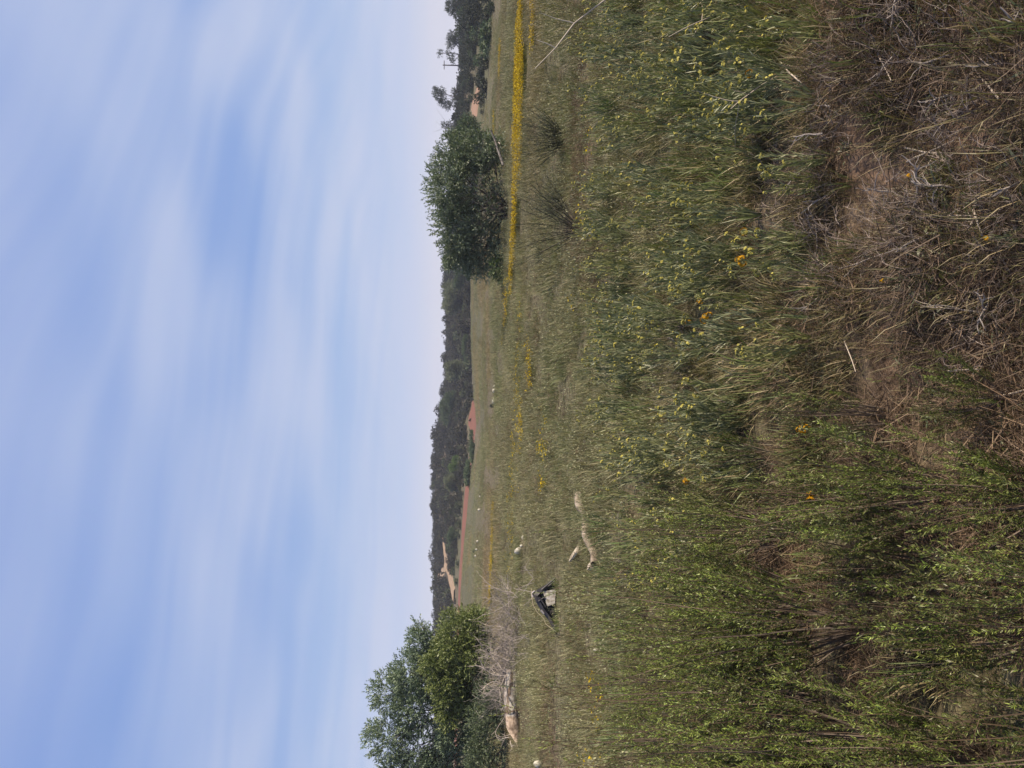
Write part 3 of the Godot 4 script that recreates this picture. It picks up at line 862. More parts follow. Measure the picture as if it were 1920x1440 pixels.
		[3.41, -8.00, 0.61, 0, "slender fiddleneck with curled yellowish tips beside the pale dead stalk, back row", "slender fiddlenecks beside the pale dead stalk"],
		[1.19, -6.83, 0.84, 0, "slender fiddleneck with curled yellowish tips before the dark broom shrubs, middle rows", "slender fiddlenecks before the dark broom shrubs"],
		[0.45, -7.12, 0.96, 0, "slender fiddleneck with curled yellowish tips in the dense silvery clump, back row", "slender fiddlenecks in the dense silvery clump"],
		[4.11, -6.99, 0.71, 0, "slender fiddleneck with curled yellowish tips beside the pale dead stalk, middle rows", "slender fiddlenecks beside the pale dead stalk"],
		[1.72, -7.68, 0.93, 0, "slender fiddleneck with curled yellowish tips before the dark broom shrubs, back row", "slender fiddlenecks before the dark broom shrubs"],
		[2.10, -8.24, 0.85, 0, "slender fiddleneck with curled yellowish tips before the dark broom shrubs, back row", "slender fiddlenecks before the dark broom shrubs"],
		[3.28, -6.50, 0.74, 0, "slender fiddleneck with curled yellowish tips beside the pale dead stalk, middle rows", "slender fiddlenecks beside the pale dead stalk"],
		[0.37, -5.18, 0.93, 0, "slender fiddleneck with curled yellowish tips in the dense silvery clump, front row", "slender fiddlenecks in the dense silvery clump"],
		[1.21, -5.60, 0.86, 0, "slender fiddleneck with curled yellowish tips before the dark broom shrubs, middle rows", "slender fiddlenecks before the dark broom shrubs"],
		[2.01, -7.76, 0.84, 0, "slender fiddleneck with curled yellowish tips before the dark broom shrubs, back row", "slender fiddlenecks before the dark broom shrubs"],
		[0.44, -5.10, 0.99, 0, "slender fiddleneck with curled yellowish tips in the dense silvery clump, front row", "slender fiddlenecks in the dense silvery clump"],
		[0.32, -6.72, 0.96, 0, "slender fiddleneck with curled yellowish tips between silvery clump and sagebrush, middle rows", "slender fiddlenecks between silvery clump and sagebrush"],
		[4.66, -7.94, 0.83, 0, "slender fiddleneck with curled yellowish tips beside the pale dead stalk, back row", "slender fiddlenecks beside the pale dead stalk"],
		[0.32, -7.74, 0.85, 0, "slender fiddleneck with curled yellowish tips between silvery clump and sagebrush, back row", "slender fiddlenecks between silvery clump and sagebrush"],
		[-1.13, -5.50, 0.77, 0, "slender fiddleneck with curled yellowish tips among grass beside the sagebrush, front row", "slender fiddlenecks among grass beside the sagebrush"],
		[2.66, -6.87, 0.99, 0, "slender fiddleneck with curled yellowish tips beside the pale dead stalk, back row", "slender fiddlenecks beside the pale dead stalk"],
		[1.29, -5.12, 0.97, 0, "slender fiddleneck with curled yellowish tips before the dark broom shrubs, front row", "slender fiddlenecks before the dark broom shrubs"],
		[0.41, -6.98, 0.99, 0, "slender fiddleneck with curled yellowish tips in the dense silvery clump, back row", "slender fiddlenecks in the dense silvery clump"],
		[1.02, -6.93, 0.73, 0, "slender fiddleneck with curled yellowish tips in the dense silvery clump, middle rows", "slender fiddlenecks in the dense silvery clump"],
		[-1.54, -5.34, 0.71, 0, "slender fiddleneck with curled yellowish tips among grass beside the sagebrush, front row", "slender fiddlenecks among grass beside the sagebrush"],
		[1.28, -7.83, 0.85, 0, "slender fiddleneck with curled yellowish tips in the dense silvery clump, back row", "slender fiddlenecks in the dense silvery clump"],
		[1.36, -7.01, 0.91, 0, "slender fiddleneck with curled yellowish tips before the dark broom shrubs, back row", "slender fiddlenecks before the dark broom shrubs"],
		[-1.04, -7.10, 0.81, 0, "slender fiddleneck with curled yellowish tips among grass beside the sagebrush, back row", "slender fiddlenecks among grass beside the sagebrush"],
		[1.41, -3.86, 0.82, 0, "slender fiddleneck with curled yellowish tips beside the pale dead stalk, front row", "slender fiddlenecks beside the pale dead stalk"],
		[1.82, -4.93, 0.84, 0, "slender fiddleneck with curled yellowish tips beside the pale dead stalk, front row", "slender fiddlenecks beside the pale dead stalk"],
		[0.60, -4.31, 0.93, 0, "slender fiddleneck with curled yellowish tips in the dense silvery clump, front row", "slender fiddlenecks in the dense silvery clump"],
		[0.23, -5.00, 0.84, 0, "slender fiddleneck with curled yellowish tips between silvery clump and sagebrush, front row", "slender fiddlenecks between silvery clump and sagebrush"],
		[0.86, -4.54, 0.91, 1, "bushy fiddleneck with curled yellowish tips before the dark broom shrubs, front row", "bushy fiddlenecks before the dark broom shrubs"],
		[1.06, -4.48, 0.93, 0, "slender fiddleneck with curled yellowish tips before the dark broom shrubs, front row", "slender fiddlenecks before the dark broom shrubs"],
		[2.37, -4.53, 1.02, 0, "slender fiddleneck with curled yellowish tips beside the pale dead stalk, front row", "slender fiddlenecks beside the pale dead stalk"],
		[-0.21, -4.15, 0.98, 1, "bushy fiddleneck with curled yellowish tips between silvery clump and sagebrush, front row", "bushy fiddlenecks between silvery clump and sagebrush"],
		[1.08, -4.16, 0.94, 0, "slender fiddleneck with curled yellowish tips before the dark broom shrubs, front row", "slender fiddlenecks before the dark broom shrubs"],
		[0.86, -3.84, 0.87, 0, "slender fiddleneck with curled yellowish tips before the dark broom shrubs, front row", "slender fiddlenecks before the dark broom shrubs"],
		[-0.12, -4.65, 1.00, 1, "bushy fiddleneck with curled yellowish tips between silvery clump and sagebrush, front row", "bushy fiddlenecks between silvery clump and sagebrush"],
		[1.98, -3.91, 0.88, 0, "slender fiddleneck with curled yellowish tips beside the pale dead stalk, front row", "slender fiddlenecks beside the pale dead stalk"],
		[1.45, -4.07, 0.79, 0, "slender fiddleneck with curled yellowish tips beside the pale dead stalk, front row", "slender fiddlenecks beside the pale dead stalk"],
		[0.97, -4.30, 0.85, 0, "slender fiddleneck with curled yellowish tips before the dark broom shrubs, front row", "slender fiddlenecks before the dark broom shrubs"],
		[1.94, -4.34, 0.77, 0, "slender fiddleneck with curled yellowish tips beside the pale dead stalk, front row", "slender fiddlenecks beside the pale dead stalk"],
		[1.52, -3.86, 0.95, 0, "slender fiddleneck with curled yellowish tips beside the pale dead stalk, front row", "slender fiddlenecks beside the pale dead stalk"],
		[2.06, -3.86, 1.05, 0, "slender fiddleneck with curled yellowish tips beside the pale dead stalk, front row", "slender fiddlenecks beside the pale dead stalk"],
		[0.39, -5.16, 0.82, 0, "slender fiddleneck with curled yellowish tips in the dense silvery clump, front row", "slender fiddlenecks in the dense silvery clump"],
		[0.44, -3.87, 0.79, 0, "slender fiddleneck with curled yellowish tips in the dense silvery clump, front row", "slender fiddlenecks in the dense silvery clump"],
		[1.33, -3.76, 0.93, 1, "bushy fiddleneck with curled yellowish tips beside the pale dead stalk, front row", "bushy fiddlenecks beside the pale dead stalk"],
		[1.35, -5.02, 0.76, 0, "slender fiddleneck with curled yellowish tips before the dark broom shrubs, front row", "slender fiddlenecks before the dark broom shrubs"],
		[2.22, -4.65, 0.77, 1, "bushy fiddleneck with curled yellowish tips beside the pale dead stalk, front row", "bushy fiddlenecks beside the pale dead stalk"],
		[0.66, -4.12, 0.79, 0, "slender fiddleneck with curled yellowish tips in the dense silvery clump, front row", "slender fiddlenecks in the dense silvery clump"],
		[1.18, -4.59, 0.90, 0, "slender fiddleneck with curled yellowish tips before the dark broom shrubs, front row", "slender fiddlenecks before the dark broom shrubs"],
		[-0.38, -4.42, 0.96, 1, "bushy fiddleneck with curled yellowish tips between silvery clump and sagebrush, front row", "bushy fiddlenecks between silvery clump and sagebrush"],
		[1.79, -4.00, 1.02, 0, "slender fiddleneck with curled yellowish tips beside the pale dead stalk, front row", "slender fiddlenecks beside the pale dead stalk"],
		[0.72, -4.13, 0.92, 1, "bushy fiddleneck with curled yellowish tips before the dark broom shrubs, front row", "bushy fiddlenecks before the dark broom shrubs"],
		[1.56, -4.11, 0.79, 0, "slender fiddleneck with curled yellowish tips beside the pale dead stalk, front row", "slender fiddlenecks beside the pale dead stalk"],
		[1.81, -4.62, 0.80, 0, "slender fiddleneck with curled yellowish tips beside the pale dead stalk, front row", "slender fiddlenecks beside the pale dead stalk"],
		[0.27, -4.05, 0.95, 1, "bushy fiddleneck with curled yellowish tips in the dense silvery clump, front row", "bushy fiddlenecks in the dense silvery clump"],
		[2.44, -5.01, 0.82, 0, "slender fiddleneck with curled yellowish tips beside the pale dead stalk, front row", "slender fiddlenecks beside the pale dead stalk"],
		[-0.18, -4.23, 0.99, 1, "bushy fiddleneck with curled yellowish tips between silvery clump and sagebrush, front row", "bushy fiddlenecks between silvery clump and sagebrush"],
		[2.19, -4.14, 0.80, 1, "bushy fiddleneck with curled yellowish tips beside the pale dead stalk, front row", "bushy fiddlenecks beside the pale dead stalk"],
		[-0.40, -4.20, 0.78, 1, "bushy fiddleneck with curled yellowish tips between silvery clump and sagebrush, front row", "bushy fiddlenecks between silvery clump and sagebrush"],
		[-0.46, -4.22, 0.79, 0, "slender fiddleneck with curled yellowish tips between silvery clump and sagebrush, front row", "slender fiddlenecks between silvery clump and sagebrush"],
		[0.58, -4.59, 0.85, 1, "bushy fiddleneck with curled yellowish tips in the dense silvery clump, front row", "bushy fiddlenecks in the dense silvery clump"],
		[0.63, -4.67, 0.79, 0, "slender fiddleneck with curled yellowish tips in the dense silvery clump, front row", "slender fiddlenecks in the dense silvery clump"],
		[-0.05, -4.14, 0.88, 0, "slender fiddleneck with curled yellowish tips between silvery clump and sagebrush, front row", "slender fiddlenecks between silvery clump and sagebrush"],
		[-0.11, -4.26, 0.92, 0, "slender fiddleneck with curled yellowish tips between silvery clump and sagebrush, front row", "slender fiddlenecks between silvery clump and sagebrush"],
		[0.23, -4.63, 0.76, 1, "bushy fiddleneck with curled yellowish tips between silvery clump and sagebrush, front row", "bushy fiddlenecks between silvery clump and sagebrush"],
		[2.09, -5.07, 0.89, 0, "slender fiddleneck with curled yellowish tips beside the pale dead stalk, front row", "slender fiddlenecks beside the pale dead stalk"],
		[0.18, -4.97, 1.02, 0, "slender fiddleneck with curled yellowish tips between silvery clump and sagebrush, front row", "slender fiddlenecks between silvery clump and sagebrush"],
		[0.60, -4.56, 0.78, 0, "slender fiddleneck with curled yellowish tips in the dense silvery clump, front row", "slender fiddlenecks in the dense silvery clump"],
		[2.17, -4.89, 0.87, 0, "slender fiddleneck with curled yellowish tips beside the pale dead stalk, front row", "slender fiddlenecks beside the pale dead stalk"],
		[-0.23, -4.95, 0.83, 1, "bushy fiddleneck with curled yellowish tips between silvery clump and sagebrush, front row", "bushy fiddlenecks between silvery clump and sagebrush"],
		[2.04, -4.64, 0.89, 1, "bushy fiddleneck with curled yellowish tips beside the pale dead stalk, front row", "bushy fiddlenecks beside the pale dead stalk"],
		[1.49, -3.12, 0.71, 0, "slender fiddleneck with curled yellowish tips standing apart in the brown thatch, front row", "slender fiddlenecks in brown thatch"],
		[0.18, -3.21, 0.80, 0, "slender fiddleneck with curled yellowish tips standing apart in the brown thatch, front row", "slender fiddlenecks in brown thatch"],
		[0.86, -3.17, 0.64, 0, "slender fiddleneck with curled yellowish tips standing apart in the brown thatch, front row", "slender fiddlenecks in brown thatch"],
		[0.64, -3.53, 0.80, 0, "slender fiddleneck with curled yellowish tips standing apart in the brown thatch, front row", "slender fiddlenecks in brown thatch"],
		[0.58, -3.79, 0.66, 0, "slender fiddleneck with curled yellowish tips standing apart in the brown thatch, front row", "slender fiddlenecks in brown thatch"],
		[1.79, -3.76, 0.62, 0, "slender fiddleneck with curled yellowish tips standing apart in the brown thatch, front row", "slender fiddlenecks in brown thatch"],
		[0.94, -3.09, 0.71, 0, "slender fiddleneck with curled yellowish tips standing apart in the brown thatch, front row", "slender fiddlenecks in brown thatch"],
		[1.21, -3.49, 0.68, 0, "slender fiddleneck with curled yellowish tips standing apart in the brown thatch, front row", "slender fiddlenecks in brown thatch"],
		[0.50, -3.32, 0.65, 0, "slender fiddleneck with curled yellowish tips standing apart in the brown thatch, front row", "slender fiddlenecks in brown thatch"],
		[1.20, -3.16, 0.88, 0, "slender fiddleneck with curled yellowish tips standing apart in the brown thatch, front row", "slender fiddlenecks in brown thatch"],
		[0.64, -3.33, 0.89, 0, "slender fiddleneck with curled yellowish tips standing apart in the brown thatch, front row", "slender fiddlenecks in brown thatch"],
		[1.80, -3.72, 0.83, 0, "slender fiddleneck with curled yellowish tips standing apart in the brown thatch, front row", "slender fiddlenecks in brown thatch"],
		[1.14, -3.80, 0.76, 0, "slender fiddleneck with curled yellowish tips standing apart in the brown thatch, front row", "slender fiddlenecks in brown thatch"],
		[0.11, -3.43, 0.71, 0, "slender fiddleneck with curled yellowish tips standing apart in the brown thatch, front row", "slender fiddlenecks in brown thatch"],
		[1.63, -3.67, 0.87, 0, "slender fiddleneck with curled yellowish tips standing apart in the brown thatch, front row", "slender fiddlenecks in brown thatch"],
		[0.84, -3.19, 0.62, 0, "slender fiddleneck with curled yellowish tips standing apart in the brown thatch, front row", "slender fiddlenecks in brown thatch"],
		[1.45, -3.84, 0.72, 0, "slender fiddleneck with curled yellowish tips standing apart in the brown thatch, front row", "slender fiddlenecks in brown thatch"],
		[1.68, -3.64, 0.72, 0, "slender fiddleneck with curled yellowish tips standing apart in the brown thatch, front row", "slender fiddlenecks in brown thatch"],
		[0.71, -3.46, 0.95, 2, "pair of golden flower heads on one tall stem in brown thatch", ""],
		[0.56, -3.35, 0.95, 2, "golden flowered stem standing next to the tallest golden pair", ""],
		[0.48, -4.24, 0.95, 2, "single orange gold flower head above the silvery clump's front", ""],
		[0.35, -4.38, 0.95, 2, "orange gold flower head beside the silvery clump's edge", ""],
		[0.33, -3.64, 0.95, 2, "pale gold flower head standing in front of the silvery clump", ""],
		[1.41, -3.40, 0.95, 2, "orange flower head nearest the pale forked sticks", ""],
		[-0.19, -2.83, 0.80, 2, "orange flower standing alone within the sagebrush", ""],
		[-0.41, -2.89, 0.80, 2, "yellow flower beside the bright sagebrush tips", ""],
		[-0.56, -4.32, 0.95, 2, "yellow flower on the bare brown patch", ""],
		[0.67, -2.41, 0.40, 2, "small yellow flower on bare ground near the crossed sticks", ""],
		[0.35, -2.48, 0.40, 2, "small bright yellow flower in the dark thatch", ""],
		[0.41, -2.04, 0.40, 2, "small yellow flower nearest the camera", ""],
		[-0.45, -2.86, 0.80, 2, "yellow green flower head low beside sagebrush", ""],
	]
	for s in spots:
		var src: Node3D
		if s[3] == 1:
			src = lush[rng.randi() % 2]
		elif s[3] == 2:
			src = gold[rng.randi() % 2]
		else:
			src = kinds[rng.randi() % 6]
		var at := gp(Vector2(s[0], s[1]), -0.005)
		if not first.has(src):
			first[src] = true
			src.position = at
			src.rotation.y = rf(0, TAU)
			src.scale = Vector3.ONE * s[2]
			src.set_meta("label", s[4])
			src.set_meta("group", s[5])
		else:
			copy(src, at, rf(0, TAU), s[2], s[4], s[5])
	for src in kinds + lush + gold:
		if not first.has(src):
			remove_child(src)
			src.free()

# ---------------------------------------------------------------- sagebrush: many thin wands set with needle leaves
func make_sagebrush(wands: int, h: float, open: float, fresh: float, tall: int) -> Node3D:
	var o := thing("sagebrush", Vector3.ZERO, "sagebrush", "shrub")
	var fol := Mb.new()
	var twigs := Mb.new()
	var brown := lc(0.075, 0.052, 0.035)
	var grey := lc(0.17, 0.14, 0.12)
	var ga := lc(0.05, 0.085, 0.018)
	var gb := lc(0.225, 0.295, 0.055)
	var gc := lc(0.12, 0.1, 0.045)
	for s in wands + tall:
		var an := rf(0, TAU)
		var out := Vector3(cos(an), 0, sin(an))
		var is_tall := s >= wands
		var d := (Vector3.UP + out * rf(0.1, open) * (0.4 if is_tall else 1.0)).normalized()
		var l := h * rf(0.55, 1.1) * (1.45 if is_tall else 1.0)
		var segs := 8
		var pts := curve(out * rf(0.0, 0.07), d, l, segs, 0.10, 0.05)
		if s < 6:
			var sm := Mb.new()
			sm.tube(pts, 0.0065, 0.0012, 5, grey, brown)
			part("stem", sm.done(M.wood), o)
		else:
			twigs.tube(pts, rf(0.002, 0.0042), 0.0008, 3, grey.lerp(brown, rng.randf()), brown)
		var shade_of := rf(0.45, 1.2)
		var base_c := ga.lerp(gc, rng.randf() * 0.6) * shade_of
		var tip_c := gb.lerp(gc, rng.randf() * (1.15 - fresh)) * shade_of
		var nt := 2 if is_tall else 6
		for k in nt:
			var t := rf(0.75, 1.0) if is_tall else rf(0.35, 0.95)
			var f := t * segs
			var a := mini(int(f), segs - 1)
			var p: Vector3 = pts[a].lerp(pts[a + 1], f - a)
			var sd := (pts[a + 1] - pts[a]).normalized()
			var td := (sd + perp(sd) * rf(0.25, 0.7)).normalized()
			var tl := rf(0.05, 0.13)
			twigs.tube(PackedVector3Array([p, p + td * tl]), 0.0014, 0.0006, 3, brown, brown)
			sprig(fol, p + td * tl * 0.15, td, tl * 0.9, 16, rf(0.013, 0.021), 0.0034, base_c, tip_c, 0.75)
		var from := rf(0.35, 0.6)
		for k in 6 if is_tall else int(270.0 * (1.0 - from)):
			var t := rf(from, 1.0)
			var f := t * segs
			var a := mini(int(f), segs - 1)
			var p: Vector3 = pts[a].lerp(pts[a + 1], f - a)
			var sd := (pts[a + 1] - pts[a]).normalized()
			var ld := (sd * rf(0.3, 0.9) + perp(sd) * 0.8 + Vector3(0, 0.25, 0)).normalized()
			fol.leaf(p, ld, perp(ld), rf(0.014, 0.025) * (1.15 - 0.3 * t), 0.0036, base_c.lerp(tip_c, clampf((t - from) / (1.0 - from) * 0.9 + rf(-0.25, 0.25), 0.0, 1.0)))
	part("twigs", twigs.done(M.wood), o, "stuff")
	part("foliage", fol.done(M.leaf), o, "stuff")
	return o

# x, z, size, kind, label
const SAGE := [
	[-0.45, -1.55, 0.75, 3, "dark brownish sagebrush at the very bottom of the thicket"],
	[-0.8, -1.62, 0.8, 3, "sagebrush nearest the camera inside the thicket"],
	[-1.15, -1.8, 0.8, 1, "sagebrush nearest the camera in the dark corner"],
	[-1.5, -2.15, 0.95, 2, "sagebrush filling the dark corner beside the edge bush"],
	[-1.28, -2.65, 0.95, 1, "leafy sagebrush between corner and thicket middle"],
	[-0.35, -2.35, 0.7, 0, "green sagebrush between sparse one and dark one"],
	[-0.6, -2.45, 0.85, 3, "olive sagebrush right behind the dark one"],
	[-1.15, -3.45, 0.95, 0, "fresh green sagebrush just before the back row"],
	[-1.95, -3.8, 1.0, 1, "sagebrush in the back row at the outer edge"],
	[-1.45, -3.75, 0.9, 2, "round sagebrush in the middle of the back row"],
	[-0.95, -3.3, 0.85, 1, "upright sagebrush behind the bright green one"],
	[-1.75, -4.6, 0.85, 0, "sagebrush behind the long stemmed one"],
	[-0.3, -1.95, 0.62, 2, "lowest sagebrush by the thin forked sticks, nearest bare soil"],
	[-0.72, -2.05, 0.85, 3, "dark sagebrush close to the camera beside the thick grey branch"],
	[-1.12, -2.2, 0.9, 2, "sagebrush in the photograph's dark bottom corner"],
	[-1.5, -2.65, 1.05, 0, "tall fresh sagebrush at the photograph's edge in front"],
	[-0.12, -2.75, 0.62, 4, "sparse sagebrush with thin brown wands over bare soil"],
	[-0.5, -2.85, 0.85, 3, "olive brown sagebrush behind the sparse one"],
	[-0.95, -2.9, 1.0, 0, "bright green sagebrush with pale standing leaves, middle of the thicket"],
	[-1.35, -3.25, 1.0, 1, "yellow green sagebrush behind the edge bush"],
	[-1.75, -3.3, 1.1, 0, "dense sagebrush at the thicket's outer edge"],
	[-0.72, -3.5, 0.85, 1, "open sagebrush with long bare stems in front of golden flower"],
	[-1.1, -3.9, 0.95, 2, "rounded green sagebrush at the thicket's back"],
	[-1.6, -4.2, 0.95, 1, "long stemmed sagebrush at the back, nearest the dead trunk"],
	[-2.1, -4.5, 1.0, 4, "thin bare stemmed sagebrush at the back edge"],
	[-0.35, -3.7, 0.6, 4, "small wispy sagebrush nearest the fiddlenecks"],
	[-2.3, -5.2, 0.9, 4, "farthest wispy sagebrush at the photograph's edge"],
	[-1.25, -5.0, 0.75, 4, "wispy sagebrush standing between thicket and twig heap"],
	[-0.05, -2.15, 0.45, 3, "tiny brown sagebrush on bare ground nearest the crossed sticks"],
	[-2.0, -2.9, 1.1, 1, "sagebrush mostly outside the picture beside the edge bush"],
	[-2.5, -3.8, 1.0, 0, "sagebrush mostly outside the picture at the back"],
	[-0.75, -4.4, 0.6, 2, "low green sagebrush in the grass behind the thicket"],
]

func sagebrush() -> void:
	var kinds := [make_sagebrush(42, 0.76, 0.62, 0.9, 8), make_sagebrush(36, 0.86, 0.5, 0.8, 9), make_sagebrush(44, 0.62, 0.85, 0.85, 7), make_sagebrush(32, 0.62, 0.75, 0.3, 8), make_sagebrush(16, 0.74, 0.42, 0.65, 9)]
	var first := {}
	for s in SAGE:
		var src: Node3D = kinds[s[3]]
		var at := gp(Vector2(s[0], s[1]), -0.01)
		if not first.has(src):
			first[src] = true
			src.position = at
			src.rotation.y = rf(0, TAU)
			src.scale = Vector3.ONE * s[2]
			src.set_meta("label", s[4])
			src.set_meta("group", "sagebrush in the foreground")
		else:
			copy(src, at, rf(0, TAU), s[2], s[4], "sagebrush in the foreground")

# ---------------------------------------------------------------- trees and bushes
# clumps: [centre, radii]; trunk and limbs reach for them and sprigs of leaves fill them
func make_tree(called: String, at: Vector3, label: String, category: String, group: String, clumps: Array, stems: int, trunk_r: float, per_m2: float, ll: float, lw: float, ca: Color, cb: Color, bark: Color, gap: float, leafmat: Material) -> Node3D:
	var o := thing(called, at, label, category, group)
	var limbs := Mb.new(true)
	var crown := Mb.new()
	var starts := []
	for s in stems:
		var an := TAU * s / maxf(stems, 1.0) + rf(-0.4, 0.4)
		starts.append(Vector3(cos(an), 0, sin(an)) * trunk_r * (0.0 if stems == 1 else 2.2) + Vector3(0, -0.15, 0))
	var trunk := Mb.new(true)
	var ci := 0
	var ragged := clumps.duplicate()
	for c in clumps:
		for k in 4:
			var away := (rv() + Vector3(0, 0.3, 0)).normalized()
			var sub: Vector3 = c[1] * rf(0.22, 0.4)
			ragged.append([c[0] + c[1] * away * rf(0.85, 1.05), sub, (c[2] if c.size() > 2 else 1.0) * 1.1])
	for c in ragged:
		var cen: Vector3 = c[0]
		var rad: Vector3 = c[1]
		var b: Vector3 = starts[ci % starts.size()]
		ci += 1
		var pts := PackedVector3Array()
		var bow := Vector3(rf(-0.12, 0.12), rf(0.0, 0.15), rf(-0.12, 0.12)) * cen.length()
		for k in 8:
			var t := k / 7.0
			pts.append(b.lerp(cen, t) + bow * sin(t * PI) + rv() * (0.02 * cen.length() if k > 0 else 0.0) + Vector3(-cen.x, 0, -cen.z) * 0.18 * sin(t * PI))
		if ci <= clumps.size():
			(trunk if ci <= stems else limbs).tube(pts, trunk_r * (1.0 if ci <= stems else 0.55), trunk_r * 0.18, 7, bark, bark)
		for k in 5 if ci <= clumps.size() else 0:
			var tp := cen + Vector3(rad.x, rad.y, rad.z) * rv() * 0.8
			limbs.tube(PackedVector3Array([pts[5], pts[6].lerp(tp, 0.5) + rv() * 0.04, tp]), trunk_r * 0.2, trunk_r * 0.05, 4, bark, bark)
		var area := 4.0 * PI * pow((pow(rad.x * rad.y, 1.6) + pow(rad.x * rad.z, 1.6) + pow(rad.y * rad.z, 1.6)) / 3.0, 1.0 / 1.6)
		for k in int(area * per_m2 * (c[2] if c.size() > 2 else 1.0)):
			var dr := rv()
			var rr := pow(rng.randf(), 0.45)
			var off := Vector3(dr.x * rad.x, dr.y * rad.y, dr.z * rad.z) * rr
			var p := cen + off
			if p.y < 0.02:
				continue
			if nz.get_noise_3d((p.x + at.x) * 150.0 / rad.x, p.y * 150.0 / rad.x, p.z * 150.0 / rad.x) < gap:
				continue
			var d := (off.normalized() * 0.9 + Vector3(0, 0.35, 0) + rv() * 0.6).normalized()
			sprig(crown, p, d, ll * 2.6, 11, ll, lw, ca, cb, 1.0)
	if trunk.v.size():
		part("trunk", trunk.done(M.bark), o)
	if limbs.v.size():
		part("branches", limbs.done(M.bark), o, "stuff")
	part("crown", crown.done(leafmat), o)
	return o

func bushmesh(n: int, leaf: float, flat: float, cols: Array) -> ArrayMesh:
	var m := Mb.new()
	var lobes := []
	for k in 5:
		lobes.append([Vector3(rf(-0.55, 0.55), rf(0.35, 0.8) * flat, rf(-0.55, 0.55)), rf(0.35, 0.6)])
	for k in n:
		var l: Array = lobes[rng.randi() % 5]
		var d := rv()
		var p: Vector3 = l[0] + d * l[1] * rf(0.65, 1.0) * Vector3(1, flat, 1)
		if p.y < 0.0:
			p.y = rf(0.0, 0.2)
		for j in 3:
			var ld := (d + rv()).normalized()
			m.leaf(p, ld, perp(ld), leaf * rf(0.7, 1.4), leaf * rf(0.5, 0.8), cols[rng.randi() % cols.size()])
	return m.done(M.far_leaf)

func on_track(p: Vector2) -> bool:
	for t in TRACKS:
		for k in t.size() - 1:
			var a := Vector2(t[k][0], t[k][1])
			var b := Vector2(t[k + 1][0], t[k + 1][1])
			var s := clampf((p - a).dot(b - a) / (b - a).length_squared(), 0.0, 1.0)
			var c := a.lerp(b, s)
			var w: float = lerpf(t[k][2], t[k + 1][2], s) * 0.5
			# also keep the slope just below open, so that the track shows
			if p.distance_to(c) < w + 0.5 or (p.length() < c.length() and t[k].size() > 3 and p.distance_to(c) < w + t[k][3] and absf(p.angle_to(c)) * c.length() < w + 0.6):
				return rng.randf() > 0.05
	return false

func chaparral() -> void:
	var cols := [lc(0.04, 0.045, 0.032), lc(0.052, 0.052, 0.042), lc(0.034, 0.042, 0.028), lc(0.062, 0.056, 0.05)]
	var kinds := [bushmesh(110, 0.22, 0.9, cols), bushmesh(90, 0.26, 0.7, cols), bushmesh(120, 0.2, 1.2, cols), bushmesh(80, 0.28, 0.6, cols)]
	var where := [[], [], [], []]
	var tint := [[], [], [], []]
	for q in 26000:
		var p := polar(84.0, 430.0, 33.5)
		var d := p.length()
		var a := rad_to_deg(atan2(p.x, -p.y))
		if d < far_edge(p) + (14.5 if a < -2.0 else 3.0):
			continue
		if on_track(p):
			continue
		var w := nz.get_noise_2d(p.x * 3.0, p.y * 3.0)
		if w < -0.32 and rng.randf() < 0.8:
			continue
		var j := rng.randi() % 4
		var size := rf(0.55, 1.35) * lerpf(0.75, 1.25, clampf((d - 90.0) / 250.0, 0.0, 1.0))
		if rng.randf() < 0.12:
			size *= rf(1.3, 1.9)
		var c := Color(1, 1, 1).lerp(Color(1.25, 1.1, 1.0), smoothstep(0.1, 0.5, nz.get_noise_2d(p.x * 5.0 + 80.0, p.y * 5.0)))
		if rng.randf() < (0.2 if d < far_edge(p) + 55.0 else 0.08):
			c = Color(2.0, 2.3, 1.7) * rf(0.7, 1.15)
		if a > 8.0:
			c = c * Color(0.9, 1.05, 0.95)
		where[j].append(Transform3D(Basis(Vector3.UP, rf(0, TAU)).scaled(Vector3(size, size * rf(0.8, 1.2), size)), gp(p, -0.1)))
		tint[j].append(c * rf(0.7, 1.2))
	for j in 4:
		many("chaparral", kinds[j], where[j], tint[j], "dark chaparral scrub covering the far hillside", "scrub")

# bare tracks on the hill and the red cutting above the field: [x, z, width, how far the slope below is open]
const TRACKS := [
	[[-5.6, -162.9, 5.0], [-7.9, -141.8, 10.0], [-15.6, -141.1, 10.0], [-22.8, -143.2, 11.0], [-28.0, -144.3, 11.0], [-37.4, -142.2, 11.0], [-44.2, -140.2, 11.0], [-54.8, -136.4, 11.0], [-65.6, -131.5, 11.0], [-73.3, -127.4, 11.0]],
	[[-42.3, -230.8, 2.2, 13.0], [-43.7, -221.8, 2.2, 13.0], [-45.4, -211.6, 2.6, 13.0], [-45.8, -199.3, 3.2, 13.0], [-45.4, -184.8, 4.6, 13.0], [-44.2, -168.9, 4.2, 13.0], [-43.3, -157.1, 3.6, 13.0]],
	[[-45.9, -196.3, 3.0, 13.0], [-51.4, -212.3, 3.2, 13.0], [-58.1, -232.2, 3.6, 13.0], [-63.3, -246.2, 5.0, 13.0]],
	[[41.6, -110.4, 1.0, 2.5], [42.4, -114.4, 5.0, 2.5], [45.0, -124.1, 4.0, 2.5], [46.6, -129.9, 1.0, 2.5]],
]

func earthworks() -> void:
	earth_strip("red_road", TRACKS[0], lc(0.25, 0.1, 0.06), lc(0.2, 0.085, 0.055), 0.1)
	earth_strip("dirt_track", TRACKS[1], lc(0.42, 0.30, 0.20), lc(0.34, 0.25, 0.17), 0.25)
	earth_strip("dirt_track", TRACKS[2], lc(0.40, 0.30, 0.21), lc(0.34, 0.25, 0.17), 0.25)
	earth_strip("dirt_bank", TRACKS[3], lc(0.40, 0.25, 0.17), lc(0.30, 0.19, 0.13), 0.15)

